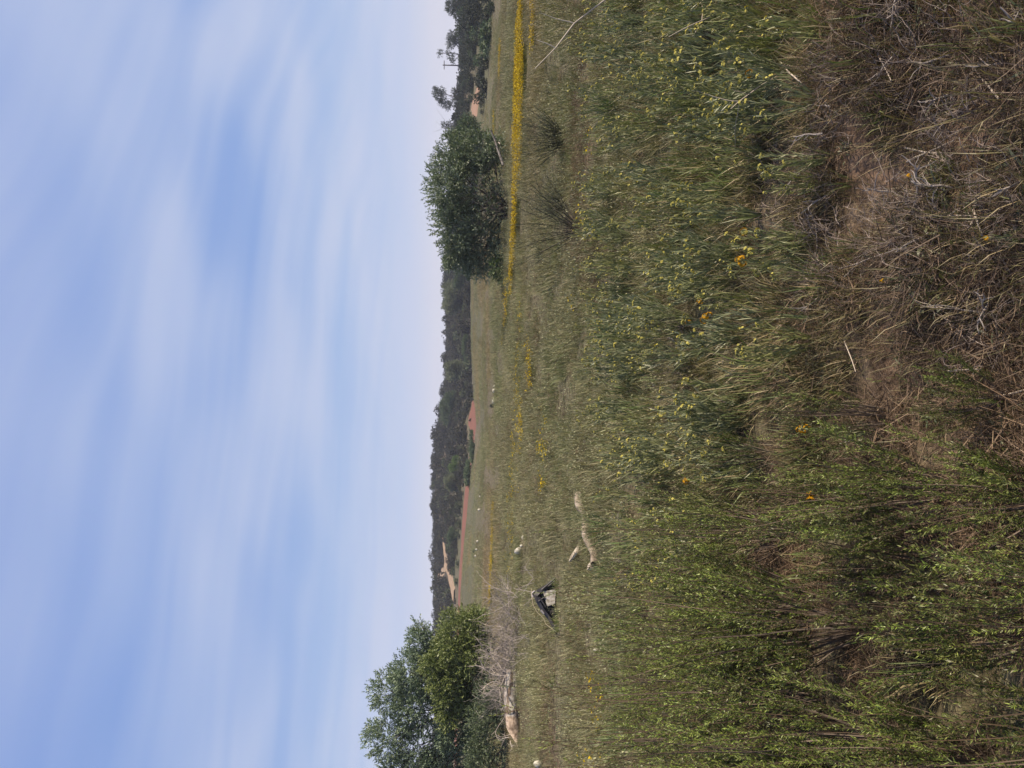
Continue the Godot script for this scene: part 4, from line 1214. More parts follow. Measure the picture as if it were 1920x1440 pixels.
# dead wood: a stem with forks that bend away, all one mesh
func dead_branch(m: Mb, p: Vector3, d: Vector3, l: float, r: float, depth: int, wander: float, ca: Color, cb: Color, sides := 5) -> void:
	var pts := curve(p, d, l, 7, wander, 0.0)
	m.tube(pts, r, r * 0.45, sides, ca, cb)
	if depth <= 0:
		return
	for k in 2 + rng.randi() % 3:
		var a := 2 + rng.randi() % 5
		var dd := ((pts[a + 1] - pts[a]).normalized() + perp(d) * rf(0.5, 1.1)).normalized()
		dead_branch(m, pts[a], dd, l * rf(0.35, 0.65), r * 0.55, depth - 1, wander * 1.15, ca.lerp(cb, 0.3), cb, maxi(3, sides - 1))

func big_plants() -> void:
	# the broad bush behind the yellow strip
	var cl := []
	for c in [[0.75, 2.25, 0, 1.15, 0.85, 1.2], [1.65, 1.95, 0.1, 0.85, 0.8, 1.0], [-0.5, 2.0, 0.1, 0.95, 0.75, 1.1], [-1.5, 1.65, 0, 0.72, 0.8, 0.8], [2.15, 1.05, 0.2, 0.7, 0.75, 0.8], [-1.75, 0.8, 0.1, 0.55, 0.6, 0.6], [0.3, 1.3, 0.2, 1.4, 0.7, 0.9], [2.5, 1.75, 0, 0.4, 0.45, 0.5], [-1.1, 1.1, 0.1, 0.8, 0.6, 0.8], [1.2, 0.6, 0.2, 1.0, 0.6, 0.8], [-0.3, 0.55, 0.3, 1.0, 0.55, 0.7], [2.2, 0.45, 0, 0.6, 0.45, 0.6], [-1.6, 0.4, 0.2, 0.6, 0.4, 0.6], [-2.15, 1.0, 0, 0.45, 0.55, 0.5], [-1.95, 1.75, 0, 0.35, 0.5, 0.4]]:
		cl.append([Vector3(c[0], c[1], c[2]), Vector3(c[3], c[4], c[5]), 0.6 if c[1] < 1.35 and c[0] < 2.0 else 1.0])
	var bush := make_tree("bush", gp(Vector2(6.35, -28.0)), "broad dark green bush standing behind the strip of yellow flowers", "bush", "", cl, 5, 0.05, 95.0, 0.075, 0.034, lc(0.085, 0.115, 0.075), lc(0.185, 0.225, 0.15), lc(0.12, 0.1, 0.085), -0.04, M.leaf)
	var dead := Mb.new()
	for k in 95:
		var a := rf(0, TAU)
		var p := Vector3(cos(a) * rf(0.2, 1.9), rf(0.0, 1.0), sin(a) * rf(0.1, 0.9) + 0.25)
		dead_branch(dead, p, Vector3(rf(-0.7, 0.7), rf(0.1, 1.0), rf(-0.3, 0.5)).normalized(), rf(0.4, 0.95), 0.008, 1, 0.22, lc(0.12, 0.1, 0.09), lc(0.2, 0.175, 0.16), 4)
	part("dead_twigs", dead.done(M.wood), bush, "stuff")
	var skirt := make_tree("low_bush", gp(Vector2(4.23, -27.28)), "low green shoots at the foot of the broad bush", "bush", "", [[Vector3(0, 0.3, 0), Vector3(0.4, 0.3, 0.4)], [Vector3(-0.35, 0.15, 0.1), Vector3(0.3, 0.2, 0.3)]], 2, 0.02, 90.0, 0.07, 0.03, lc(0.05, 0.08, 0.03), lc(0.09, 0.125, 0.045), lc(0.12, 0.1, 0.085), -0.2, M.leaf)
	var lg := Mb.new(true)
	lg.tube(curve(Vector3(-0.6, 0.0, 0), Vector3(1, 0.12, 0.05), 1.3, 8, 0.12, 0.0), 0.055, 0.03, 8, lc(0.4, 0.37, 0.34), lc(0.3, 0.27, 0.24))
	lg.tube(curve(Vector3(0.2, 0.07, 0), Vector3(-0.3, -0.2, 0.9), 0.4, 4, 0.15, 0.0), 0.03, 0.012, 6, lc(0.36, 0.33, 0.3), lc(0.36, 0.33, 0.3))
	var lgo := single("fallen_limb", lg.done(M.bark), gp(Vector2(8.3, -27.0), 0.32), "pale dead limb lying against the side of the broad bush", "dead wood")
	lgo.rotation.z = 0.12
	# the tall tree by the fallen trunk
	cl = []
	for c in [[0.7, 4.35, 0, 0.75, 0.8, 0.8], [1.55, 3.65, 0.2, 0.75, 0.55, 0.8], [2.6, 3.15, 0.1, 0.62, 0.5, 0.55], [3.15, 3.2, 0.1, 0.3, 0.25, 0.3], [1.2, 2.6, 0.1, 0.95, 0.8, 1.0], [0.0, 3.35, 0, 0.9, 0.9, 1.0], [-1.1, 4.45, 0, 0.75, 0.8, 0.8], [-1.4, 3.2, 0.1, 1.0, 0.9, 1.0], [-2.7, 4.0, 0, 0.95, 0.95, 0.9], [-2.7, 2.3, 0, 1.15, 1.0, 1.1], [-0.3, 1.7, 0.2, 1.2, 0.8, 0.9], [-3.9, 3.2, 0, 1.0, 1.1, 1.0], [-1.9, 1.0, 0, 1.2, 0.8, 0.9], [1.9, 2.6, 0, 0.8, 0.6, 0.7], [0.9, 1.6, 0.2, 1.0, 0.8, 0.8]]:
		cl.append([Vector3(c[0], c[1], c[2]), Vector3(c[3], c[4], c[5])])
	var tall_tree := make_tree("tree", gp(Vector2(-11.6, -27.6)), "tall bluish green tree with ragged top behind the fallen trunk", "tree", "", cl, 3, 0.10, 88.0, 0.085, 0.036, lc(0.088, 0.13, 0.082), lc(0.18, 0.235, 0.15), lc(0.09, 0.075, 0.065), -0.08, M.leaf)
	tall_tree.scale = Vector3.ONE * 0.94
	cl = []
	for c in [[1.5, 1.75, 0, 0.85, 0.6, 0.8], [0.3, 2.1, 0.1, 0.9, 0.65, 0.8], [-0.9, 1.9, 0, 0.7, 0.6, 0.7], [0.9, 1.0, 0.2, 1.0, 0.6, 0.8], [1.9, 1.1, 0.1, 0.5, 0.5, 0.5], [-0.4, 1.2, 0.1, 0.8, 0.6, 0.7]]:
		cl.append([Vector3(c[0], c[1], c[2]), Vector3(c[3], c[4], c[5])])
	make_tree("leafy_shrub", gp(Vector2(-10.2, -26.8)), "yellow green shrub under the tall tree above the dead brush", "shrub", "", cl, 4, 0.04, 110.0, 0.09, 0.036, lc(0.09, 0.125, 0.035), lc(0.17, 0.2, 0.065), lc(0.1, 0.08, 0.06), -0.12, M.leaf)
	cl = []
	for c in [[0, 0.7, 0, 1.3, 0.7, 0.8], [-1.5, 0.8, 0.2, 1.2, 0.8, 0.8], [1.1, 0.5, 0.1, 0.8, 0.5, 0.6]]:
		cl.append([Vector3(c[0], c[1], c[2]), Vector3(c[3], c[4], c[5])])
	make_tree("dark_shrub", gp(Vector2(-11.7, -25.2)), "dark tangled undergrowth behind the fallen pale trunk", "shrub", "", cl, 3, 0.03, 80.0, 0.08, 0.03, lc(0.06, 0.085, 0.045), lc(0.1, 0.13, 0.07), lc(0.06, 0.05, 0.045), -0.1, M.leaf)
	# the bush beyond the broad bush, and trees at the foot of the far hill: [x, z, width, height, style, label]
	for s in [
		[24.2, -74.2, 4.3, 3.6, 0, "round dark green bush standing just beyond the broad bush"],
		[20.9, -188.8, 8.2, 5.8, 1, "wide grey green tree at the foot of the hill nearest the broad bush"],
		[2.3, -182.0, 6.6, 6.1, 1, "pale topped rounded tree at the centre of the hill's foot"],
		[9.7, -175.7, 5.9, 1.7, 0, "low green thicket in front of the pale rocks below the hill"],
		[6.3, -175.9, 4.9, 1.5, 0, "low green thicket beside the pale topped rounded tree"],
		[-7.4, -214.9, 7.5, 4.2, 0, "dark green tree growing above the start of the red road"],
		[-3.6, -205.0, 5.7, 3.7, 0, "dull green bush between pale topped tree and red road"],
		[-16.8, -164.1, 3.4, 3.0, 2, "bright green round bush growing behind the red road"],
		[-21.1, -163.6, 3.9, 3.2, 1, "olive bush growing behind the gap in the red road"],
		[-15.4, -132.1, 5.2, 1.2, 0, "dark low scrub hiding part of the red road"],
		[-10.3, -129.6, 5.4, 0.8, 0, "dark low hedge below the red road"],
		[-31.7, -161.9, 3.4, 2.1, 0, "small dark green bush above the middle of the red road"],
		[23.3, -168.4, 4.7, 3.5, 0, "dark bush half hidden by the broad bush"],
	]:
		var w: float = s[2] * 0.5
		var h: float = s[3]
		var far_cl := []
		for k in 7:
			far_cl.append([Vector3(rf(-0.6, 0.6) * w, h * rf(0.3, 0.72), rf(-0.5, 0.5) * w), Vector3(w * rf(0.35, 0.55), h * rf(0.2, 0.32), w * rf(0.35, 0.5))])
		var dark: Array = [[lc(0.055, 0.085, 0.045), lc(0.1, 0.135, 0.075)], [lc(0.105, 0.125, 0.075), lc(0.18, 0.2, 0.13)], [lc(0.08, 0.13, 0.04), lc(0.13, 0.19, 0.06)]][s[4]]
		var leaf := clampf(w * 0.075, 0.1, 0.3)
		make_tree("far_tree", gp(Vector2(s[0], s[1])), s[5], "tree", "", far_cl, 2, w * 0.05, 1.1 / (leaf * leaf) * 0.4, leaf, leaf * 0.55, dark[0], dark[1], lc(0.1, 0.085, 0.07), -0.2, M.far_leaf)
	# eucalyptus on the skyline: [x, z, top height, [[dx, dy of clump, radius] ...], label]
	for s in [
		[83.6, -170.6, 5.68, [[0.00, -1.32, 1.45], [-1.05, -2.11, 1.05], [1.05, -2.24, 1.05], [0.00, -2.90, 1.19]], "bushy skyline tree at the very edge of the photograph"],
		[77.7, -173.4, 5.51, [[-0.79, -1.05, 1.19], [0.79, -1.32, 1.05], [0.00, -2.37, 1.19], [-1.05, -2.37, 0.66], [1.19, -2.64, 0.66]], "open crowned skyline tree beside the bushy edge tree"],
		[74.8, -174.6, 7.34, [[0.00, -0.53, 0.66], [-0.79, -2.90, 0.79], [0.53, -2.37, 0.53], [-1.58, -3.56, 0.53]], "tall thin skyline tree next to the utility pole"],
		[66.4, -178.0, 8.80, [[1.05, -0.79, 0.92], [0.26, -1.58, 1.19], [-0.79, -2.37, 1.05], [-1.98, -3.43, 0.92], [1.32, -2.37, 0.66], [-1.58, -4.22, 0.66], [1.05, -5.01, 0.66]], "tallest skyline tree with clumped crown between pole and bush"],
		[60.4, -180.1, 6.78, [[0.00, -0.66, 0.66], [-0.66, -1.58, 0.66], [0.53, -1.98, 0.53]], "smallest skyline tree next to the leafless shrub"],
	]:
		var at := gp(Vector2(s[0], s[1]))
		var e_cl := []
		for c in s[3]:
			e_cl.append([Vector3(c[0], s[2] - at.y + c[1], rf(-0.3, 0.3)), Vector3(c[2], c[2] * 0.8, c[2])])
		make_tree("skyline_tree", at, s[4], "tree", "", e_cl, 1, 0.10, 9.0, 0.2, 0.1, lc(0.05, 0.065, 0.045), lc(0.08, 0.095, 0.065), lc(0.14, 0.12, 0.1), -0.3, M.far_leaf)
	var bt := Mb.new()
	var bp := gp(Vector2(36.5, -114.3))
	for k in 7:
		dead_branch(bt, Vector3.ZERO, Vector3(rf(-0.5, 0.5), 1, rf(-0.3, 0.3)).normalized(), 4.2 + rf(0, 1.6), 0.035, 1, 0.1, lc(0.2, 0.17, 0.15), lc(0.22, 0.2, 0.18), 4)
	single("bare_shrub", bt.done(M.wood), bp, "leafless thin shrub poking above the skyline beside the broad bush", "shrub")
	# pole
	var pp := gp(Vector2(72.6, -175.6))
	var po := thing("utility_pole", pp, "wooden utility pole with one crossarm standing on the skyline", "pole")
	var pm := Mb.new(true)
	pm.tube(PackedVector3Array([Vector3(0, -0.3, 0), Vector3(0.01, 3, 0), Vector3(0.0, 6.41 - pp.y, 0)]), 0.16, 0.11, 8, lc(0.1, 0.085, 0.075), lc(0.1, 0.085, 0.075))
	part("post", pm.done(M.bark), po)
	var pa := Mb.new(true)
	pa.tube(PackedVector3Array([Vector3(-1.0, 6.41 - pp.y - 0.35, 0.1), Vector3(1.0, 6.41 - pp.y - 0.35, 0.1)]), 0.08, 0.08, 4, lc(0.1, 0.085, 0.075), lc(0.1, 0.085, 0.075))
	part("crossarm", pa.done(M.bark), po)

func brooms() -> void:
	# wiry dark brooms: [x, z, height, lean x, spread, wands, label]
	for s in [
		[3.63, -11.35, 0.68, 0.5, 0.9, 62, "dark wiry broom shrub fanning out below the yellow flower strip"],
		[2.03, -10.10, 0.88, 1.0, 0.65, 34, "dark wiry broom shrub leaning over beside the fiddlenecks"],
		[2.71, -11.59, 0.5, 0.7, 1.0, 44, "low dark broom sprawling between the two wiry shrubs"],
		[2.44, -14.47, 0.22, 0.5, 0.7, 16, "small dark tuft standing alone past the leaning broom"],
	]:
		var o := thing("broom_shrub", gp(Vector2(s[0], s[1])), s[6], "shrub", "wiry broom shrubs")
		var tw := Mb.new()
		var fo := Mb.new()
		for k in s[5]:
			var d := Vector3(s[3] * rf(-0.3, 1.4) + rf(-1, 1) * s[4], 1.0, rf(-1, 1) * s[4]).normalized()
			var l: float = s[2] * rf(0.6, 1.15) * sqrt(1.0 + s[3] * s[3] * 0.5)
			var pts := curve(rv() * 0.05 * Vector3(1, 0, 1), d, l, 7, 0.10, 0.03)
			if k < 5:
				var sm := Mb.new()
				sm.tube(pts, 0.008, 0.002, 5, lc(0.075, 0.068, 0.055), lc(0.085, 0.08, 0.055))
				part("stem", sm.done(M.wood), o)
			else:
				tw.tube(pts, 0.0052, 0.0016, 3, lc(0.055, 0.05, 0.04), lc(0.065, 0.065, 0.042))
			for j in 9:
				var a := 2 + rng.randi() % 5
				var td := ((pts[a + 1] - pts[a]).normalized() + perp(d) * 0.5).normalized()
				tw.tube(PackedVector3Array([pts[a], pts[a] + td * l * rf(0.1, 0.3)]), 0.002, 0.0008, 3, lc(0.06, 0.06, 0.042), lc(0.08, 0.085, 0.05))
				sprig(fo, pts[a], td, l * 0.25, 6, 0.024, 0.005, lc(0.055, 0.068, 0.036), lc(0.085, 0.1, 0.052))
		part("twigs", tw.done(M.wood), o, "stuff")
		part("foliage", fo.done(M.leaf), o, "stuff")

func deadwood() -> void:
	# fallen trunk with peeling bark
	var root_end := gp(Vector2(-7.95, -21.4), 0.16)
	var broken_end := gp(Vector2(-9.9, -20.75), 0.17)
	var o := thing("fallen_tree", root_end, "pale fallen tree trunk with peeling bark below the tall tree", "dead wood")
	var m := Mb.new(true)
	var axis := broken_end - root_end
	var ux := axis.normalized()
	var uy := Vector3.UP
	var uz := ux.cross(uy).normalized()
	var sides := 18
	var segs := 40
	for k in segs + 1:
		var t := float(k) / segs
		var r := lerpf(0.15, 0.2, smoothstep(0.0, 0.4, t)) * (1.0 - smoothstep(0.72, 1.0, t) * 0.97)
		var cen := axis * t + uy * (0.05 * sin(t * 5.0) - 0.08 * smoothstep(0.7, 1.0, t))
		for s in sides:
			var an := TAU * s / sides
			var nn := uy * cos(an) + uz * sin(an)
			var bark := nz.get_noise_3d(t * 420.0, cos(an) * 60.0, sin(an) * 60.0)
			var on := bark > (0.02 if t < 0.55 else 0.16)
			var rr := r * (1.0 + 0.12 * nz.get_noise_3d(t * 180.0, cos(an) * 40.0, sin(an) * 40.0)) + (0.012 if on else 0.0)
			m.v.append(cen + nn * rr)
			m.n.append(nn)
			m.c.append(lc(0.2, 0.155, 0.12, 0.2) if on else (lc(0.5, 0.46, 0.42, 0.08) if t < 0.6 else lc(0.47, 0.38, 0.3, 0.08)))
	for k in segs:
		for s in sides:
			var b0 := k * sides + s
			var b1 := k * sides + (s + 1) % sides
			m.i.append(b0); m.i.append(b1); m.i.append(b1 + sides)
			m.i.append(b0); m.i.append(b1 + sides); m.i.append(b0 + sides)
	var trunk_part := part("trunk", m.done(M.bark), o)
	for k in 5:
		var lm := Mb.new(true)
		dead_branch(lm, axis * rf(0.1, 0.35) + Vector3(0, -0.02 - 0.02 * k, 0.14 + 0.03 * k), -ux + Vector3(0, 0.03, 0.06), rf(1.0, 1.5), 0.014, 0, 0.05, lc(0.36, 0.32, 0.28), lc(0.4, 0.36, 0.32), 5)
		part("limb", lm.done(M.wood), trunk_part)
	for k in 9:
		var lm := Mb.new(true)
		var t: float = [0.02, 0.05, 0.1, 0.12, 0.2, 0.42, 0.8, 0.84, 0.88][k]
		var d := Vector3(rf(-0.6, 0.6), rf(0.4, 1.0), rf(-0.2, 0.5)).normalized()
		if k == 8:
			d = Vector3(-0.6, -0.15, 0.8)
		dead_branch(lm, axis * t + Vector3(0, 0.08, 0.05), d, rf(0.75, 1.05) if k < 5 else rf(0.3, 0.5), 0.022 if k < 5 else 0.012, 2 if k < 5 else 1, 0.42, lc(0.34, 0.3, 0.27), lc(0.28, 0.25, 0.225), 5)
		part("limb", lm.done(M.wood), trunk_part)
	# dead brush: [x, z, width, height, stems, twist, label]
	for s in [
		[-8.26, -21.91, 1.6, 1.2, 150, 0.42, "grey tangle of curling dead branches at the fallen trunk's root end"],
		[-6.55, -20.68, 1.9, 1.15, 170, 0.3, "purplish grey heap of fine dead brush between trunk and black plastic"],
		[-5.92, -17.16, 1.0, 0.5, 30, 0.2, "low dead twigs spread before the grey brush heap"],
		[-1.53, -6.91, 0.55, 0.22, 70, 0.25, "small round heap of dead grey twigs near the sagebrush"],
		[-4.33, -15.93, 0.9, 0.45, 26, 0.2, "thin dead branches arching over the black plastic"],
		[1.48, -3.46, 0.55, 0.17, 90, 0.3, "purplish twig mound under the thick forked sticks"],
		[0.87, -3.18, 0.45, 0.15, 70, 0.3, "brown twig mound behind the crossed sticks"],
		[0.54, -2.76, 0.4, 0.15, 70, 0.3, "dark twig mound by the bright yellow flower"],
		[1.14, -2.98, 0.4, 0.14, 60, 0.3, "brown twig mound between forked and crossed sticks"],
		[1.03, -2.47, 0.4, 0.13, 60, 0.3, "low brown twig mound in the near thatch"],
		[0.67, -2.28, 0.35, 0.12, 60, 0.3, "low twig mound before the crossed sticks"],
		[0.51, -2.42, 0.3, 0.14, 60, 0.3, "grey twig mound at the dark hollow"],
		[0.88, -3.58, 0.4, 0.16, 60, 0.3, "brown twig mound around the golden flower stems"],
		[0.48, -3.11, 0.35, 0.14, 60, 0.3, "twig mound at the edge of pale soil"],
		[0.94, -2.13, 0.3, 0.1, 50, 0.3, "small twig mound in the near corner"],
		[0.23, -2.17, 0.3, 0.12, 50, 0.3, "small twig mound under the long grey stick"],
		[0.11, -5.24, 0.7, 0.18, 90, 0.3, "purplish brown heap of dry stems behind the silvery clump"],
		[-0.04, -5.62, 0.5, 0.16, 60, 0.3, "brown dry stems beside the purplish heap"],
		[1.15, -4.18, 0.5, 0.17, 70, 0.3, "dry brown tangle behind the fiddleneck stems"],
		[0.02, -4.30, 0.4, 0.15, 50, 0.3, "thin dry tangle before the wispy sagebrush"],
		[0.49, -2.12, 0.25, 0.1, 50, 0.3, "tiny twig mound nearest the camera"],
		[1.34, -3.84, 0.45, 0.17, 70, 0.3, "dry brown tangle beside the orange flower"],
		[1.25, -2.64, 0.4, 0.14, 60, 0.3, "brown tangle beside the straw coloured stalk"],
	]:
		var br := thing("dead_brush", gp(Vector2(s[0], s[1])), s[6], "dead brush", "heaps of dead brush")
		var tw := Mb.new()
		for k in s[4]:
			var p := Vector3(rf(-0.5, 0.5) * s[2], rf(0.0, 0.25) * s[3], rf(-0.35, 0.35) * s[2])
			var d := Vector3(rf(-1, 1), rf(0.1, 1.0), rf(-0.6, 0.6)).normalized()
			var c := lc(0.25, 0.22, 0.205, 0.3) if s[3] > 0.35 else lc(0.2, 0.165, 0.145, 0.45)
			var big: bool = k < (7 if s[3] > 0.35 else 2)
			if big:
				var lm := Mb.new()
				dead_branch(lm, p, d, s[3] * rf(0.7, 1.1), 0.009 * s[3] + 0.003, 1, s[5], lc(0.31, 0.275, 0.25), lc(0.26, 0.23, 0.21), 5)
				part("branch", lm.done(M.wood), br)
			else:
				dead_branch(tw, p, d, s[3] * rf(0.45, 1.0), 0.0035 * s[3] + 0.0012, 1, s[5], c, c, 3)
		part("twigs", tw.done(M.wood), br, "stuff")
	# weathered log sunk in the grass
	var l0 := gp(Vector2(-1.47, -10.15), 0.05)
	var l1 := gp(Vector2(-2.1, -8.95), 0.045)
	var lg := Mb.new(true)
	var lp := PackedVector3Array()
	for k in 15:
		lp.append((l1 - l0) * (k / 14.0) + Vector3(0, 0.025 * sin(k * 0.9), 0) + rv() * 0.012)
	lg.tube(lp, 0.062, 0.045, 12, lc(0.31, 0.275, 0.23), lc(0.27, 0.23, 0.19))
	single("weathered_log", lg.done(M.bark), l0, "grey weathered log half sunk in grass near the pale board", "dead wood")
	# a pale board and a block of wood
	board("board", gp(Vector2(-2.29, -10.27), 0.1), Vector3(0.56, 0.025, 0.1), atan2(0.43, -0.22), 0.35, "pale grey wooden board lying in green grass beyond the log")
	board("wood_block", gp(Vector2(-2.17, -9.05), 0.08), Vector3(0.17, 0.05, 0.06), 2.0, 0.2, "short pale wood block lying at the end of the weathered log")
	# dry sticks on the ground: from, to (x, z), thickness, forks, rise, label
	for s in [
		[1.70, -3.84, 1.26, -3.15, 0.006, 3, 0.03, "thick pale forked stick in the thatch nearest the tussock"],
		[1.53, -3.77, 1.39, -3.25, 0.005, 2, 0.03, "pale stick crossing the thick forked one"],
		[1.66, -3.91, 1.36, -3.46, 0.004, 2, 0.05, "thin pale stick under the forked one"],
		[0.79, -2.64, 0.77, -2.34, 0.004, 1, 0.02, "long pale stick of the crossed pair"],
		[0.85, -2.67, 0.72, -2.39, 0.0035, 1, 0.02, "shorter pale stick of the crossed pair"],
		[0.71, -2.54, 0.73, -2.31, 0.003, 1, 0.01, "thin pale stick beside the crossed pair"],
		[0.55, -2.44, 0.52, -2.19, 0.003, 2, 0.02, "grey stick over the dark hollow"],
		[0.52, -2.20, 0.43, -2.15, 0.004, 1, 0.02, "forked grey stick near the smallest yellow flower"],
		[0.75, -3.33, 0.58, -3.20, 0.003, 1, 0.03, "curved pale stick beside the golden flowers"],
		[0.83, -3.61, 0.84, -3.46, 0.003, 0, 0.02, "short curled pale stick in thatch"],
		[0.04, -2.37, 0.05, -2.20, 0.003, 2, 0.03, "white forked stick beside bare soil"],
		[-0.05, -2.26, -0.02, -2.05, 0.005, 1, 0.03, "pale stick pointing away from the sagebrush roots"],
		[0.46, -3.02, 0.47, -2.61, 0.003, 0, 0.02, "thin straight stick on brown thatch"],
		[0.20, -2.15, 0.27, -2.37, 0.003, 2, 0.02, "long thin grey stick by the soil"],
		[0.34, -2.61, 0.20, -2.31, 0.0025, 2, 0.02, "fine branching stick on the soil"],
		[0.44, -4.78, 0.25, -3.98, 0.002, 1, 0.03, "thin stick among the tussocks"],
		[0.14, -6.50, 0.26, -6.13, 0.003, 1, 0.02, "short dark stick behind the silvery clump"],
		[2.49, -4.89, 1.77, -3.84, 0.003, 0, 0.25, "straight dry stem leaning over the bright tussocks"],
		[1.52, -4.13, 1.31, -3.64, 0.003, 1, 0.03, "pale broken stalk near the orange flower"],
		[1.37, -2.82, 1.06, -2.64, 0.004, 0, 0.04, "straw coloured stalk lying in the near thatch"],
		[0.82, -2.12, 1.00, -2.31, 0.003, 1, 0.02, "grey stick in the near corner"],
		[0.17, -2.98, 0.04, -2.78, 0.0025, 0, 0.05, "thin dry stem over pale soil"],
	]:
		var p := gp(Vector2(s[0], s[1]), 0.02)
		var q := gp(Vector2(s[2], s[3]), 0.02 + s[6])
		var tm := Mb.new()
		var d := (q - p).normalized()
		var len := p.distance_to(q)
		var pts := curve(Vector3.ZERO, d, len, 8, 0.05, 0.0)
		var ca := lc(0.36, 0.31, 0.26, 0.15)
		tm.tube(pts, s[4], s[4] * 0.5, 5, ca, ca)
		for k in s[5]:
			var a := 1 + rng.randi() % 6
			dead_branch(tm, pts[a], (d + perp(d) * rf(0.4, 0.9) + Vector3(0, 0.15, 0)).normalized(), len * rf(0.2, 0.5), s[4] * 0.6, 1, 0.15, ca, ca, 4)
		single("dead_stick", tm.done(M.wood), p, s[7], "stick", "dry sticks lying in the foreground")
	# the tall dead stalk leaning in
	var st := thing("dead_stalk", gp(Vector2(3.05, -5.2)), "tall pale dead stalk leaning across the fiddlenecks", "dead plant")
	var sp := [Vector3(0, 0, 0), Vector3(-0.22, 0.32, 0.02), Vector3(-0.42, 0.55, 0.05), Vector3(-0.62, 0.80, 0.06), Vector3(-0.80, 0.93, 0.08), Vector3(-0.95, 1.07, 0.1)]
	var sk := Mb.new(true)
	sk.tube(PackedVector3Array(sp), 0.0085, 0.0035, 6, lc(0.42, 0.37, 0.31), lc(0.46, 0.41, 0.35))
	var stalk_part := part("stem", sk.done(M.wood), st)
	for tw in [[sp[3], Vector3(0.15, 1.0, 0.0), 0.24, 0.12], [sp[2], Vector3(0.1, 1.0, 0.1), 0.34, 0.05], [sp[1], Vector3(-0.2, 1.0, 0.0), 0.3, 0.05], [sp[4], Vector3(0.35, 0.8, 0.0), 0.14, 0.2]]:
		var tm := Mb.new(true)
		tm.tube(curve(tw[0], tw[1], tw[2], 7, tw[3], 0.0), 0.004, 0.0015, 5, lc(0.42, 0.37, 0.31), lc(0.44, 0.4, 0.34))
		part("twig", tm.done(M.wood), stalk_part)
	var st2 := thing("dead_stalk", gp(Vector2(2.05, -4.0)), "short dead stalk leaning below the tall pale one", "dead plant")
	var sk2 := Mb.new(true)
	sk2.tube(curve(Vector3.ZERO, Vector3(-0.35, 0.8, 0.1), 0.55, 8, 0.05, 0.0), 0.004, 0.002, 5, lc(0.36, 0.31, 0.25), lc(0.4, 0.35, 0.29))
	part("stem", sk2.done(M.wood), st2)

func board(called: String, at: Vector3, size: Vector3, turn: float, tilt: float, label: String) -> void:
	var m := Mb.new(true)
	var h := size * 0.5
	var nx := 10
	# a worn plank: edges slightly uneven, top split by a shallow groove
	for face in 6:
		pass
	var ring := []
	for k in nx + 1:
		var x := lerpf(-h.x, h.x, k / float(nx))
		var w := h.z * (1.0 + 0.08 * nz.get_noise_1d(x * 900.0)) * (1.0 - 0.25 * smoothstep(0.8, 1.0, k / float(nx)))
		var wy := 0.004 * nz.get_noise_1d(x * 500.0 + 90.0)
		ring.append([Vector3(x, h.y + wy, -w), Vector3(x, h.y + wy, -w * 0.1), Vector3(x, h.y - 0.004 + wy, 0), Vector3(x, h.y + wy, w * 0.12), Vector3(x, h.y + wy, w), Vector3(x, -h.y, w), Vector3(x, -h.y, -w)])
	for k in nx:
		for j in 7:
			m.quad(ring[k][j], ring[k + 1][j], ring[k + 1][(j + 1) % 7], ring[k][(j + 1) % 7], lc(0.44, 0.39, 0.31, 0.1))
	for e in [0, nx]:
		m.quad(ring[e][0], ring[e][4], ring[e][5], ring[e][6], lc(0.36, 0.31, 0.25))
	var o := single(called, m.done(M.bark), at, label, "wood")
	o.rotation = Vector3(tilt, turn, 0.05)

func stone(r: Vector3, col: Color, seed_: float) -> ArrayMesh:
	var m := Mb.new(true)
	var nu := 14
	var nv := 9
	for a in nv + 1:
		for b in nu:
			var th := PI * a / nv
			var ph := TAU * b / nu
			var d := Vector3(sin(th) * cos(ph), cos(th), sin(th) * sin(ph))
			var k := 1.0 + 0.38 * nz.get_noise_3d(d.x * 70.0 + seed_ * 90.0, d.y * 70.0, d.z * 70.0)
			# flat faces where it broke
			k = minf(k, 0.86 / maxf(0.2, absf(d.dot(Vector3(sin(seed_), 0.8, cos(seed_ * 2.0)).normalized()))))
			m.v.append(d * r * k)
			m.n.append((d / r).normalized())
			m.c.append(col)
	for a in nv:
		for b in nu:
			var b0 := a * nu + b
			var b1 := a * nu + (b + 1) % nu
			m.i.append(b0); m.i.append(b1); m.i.append(b1 + nu)
			m.i.append(b0); m.i.append(b1 + nu); m.i.append(b0 + nu)
	return m.done(M.stone)

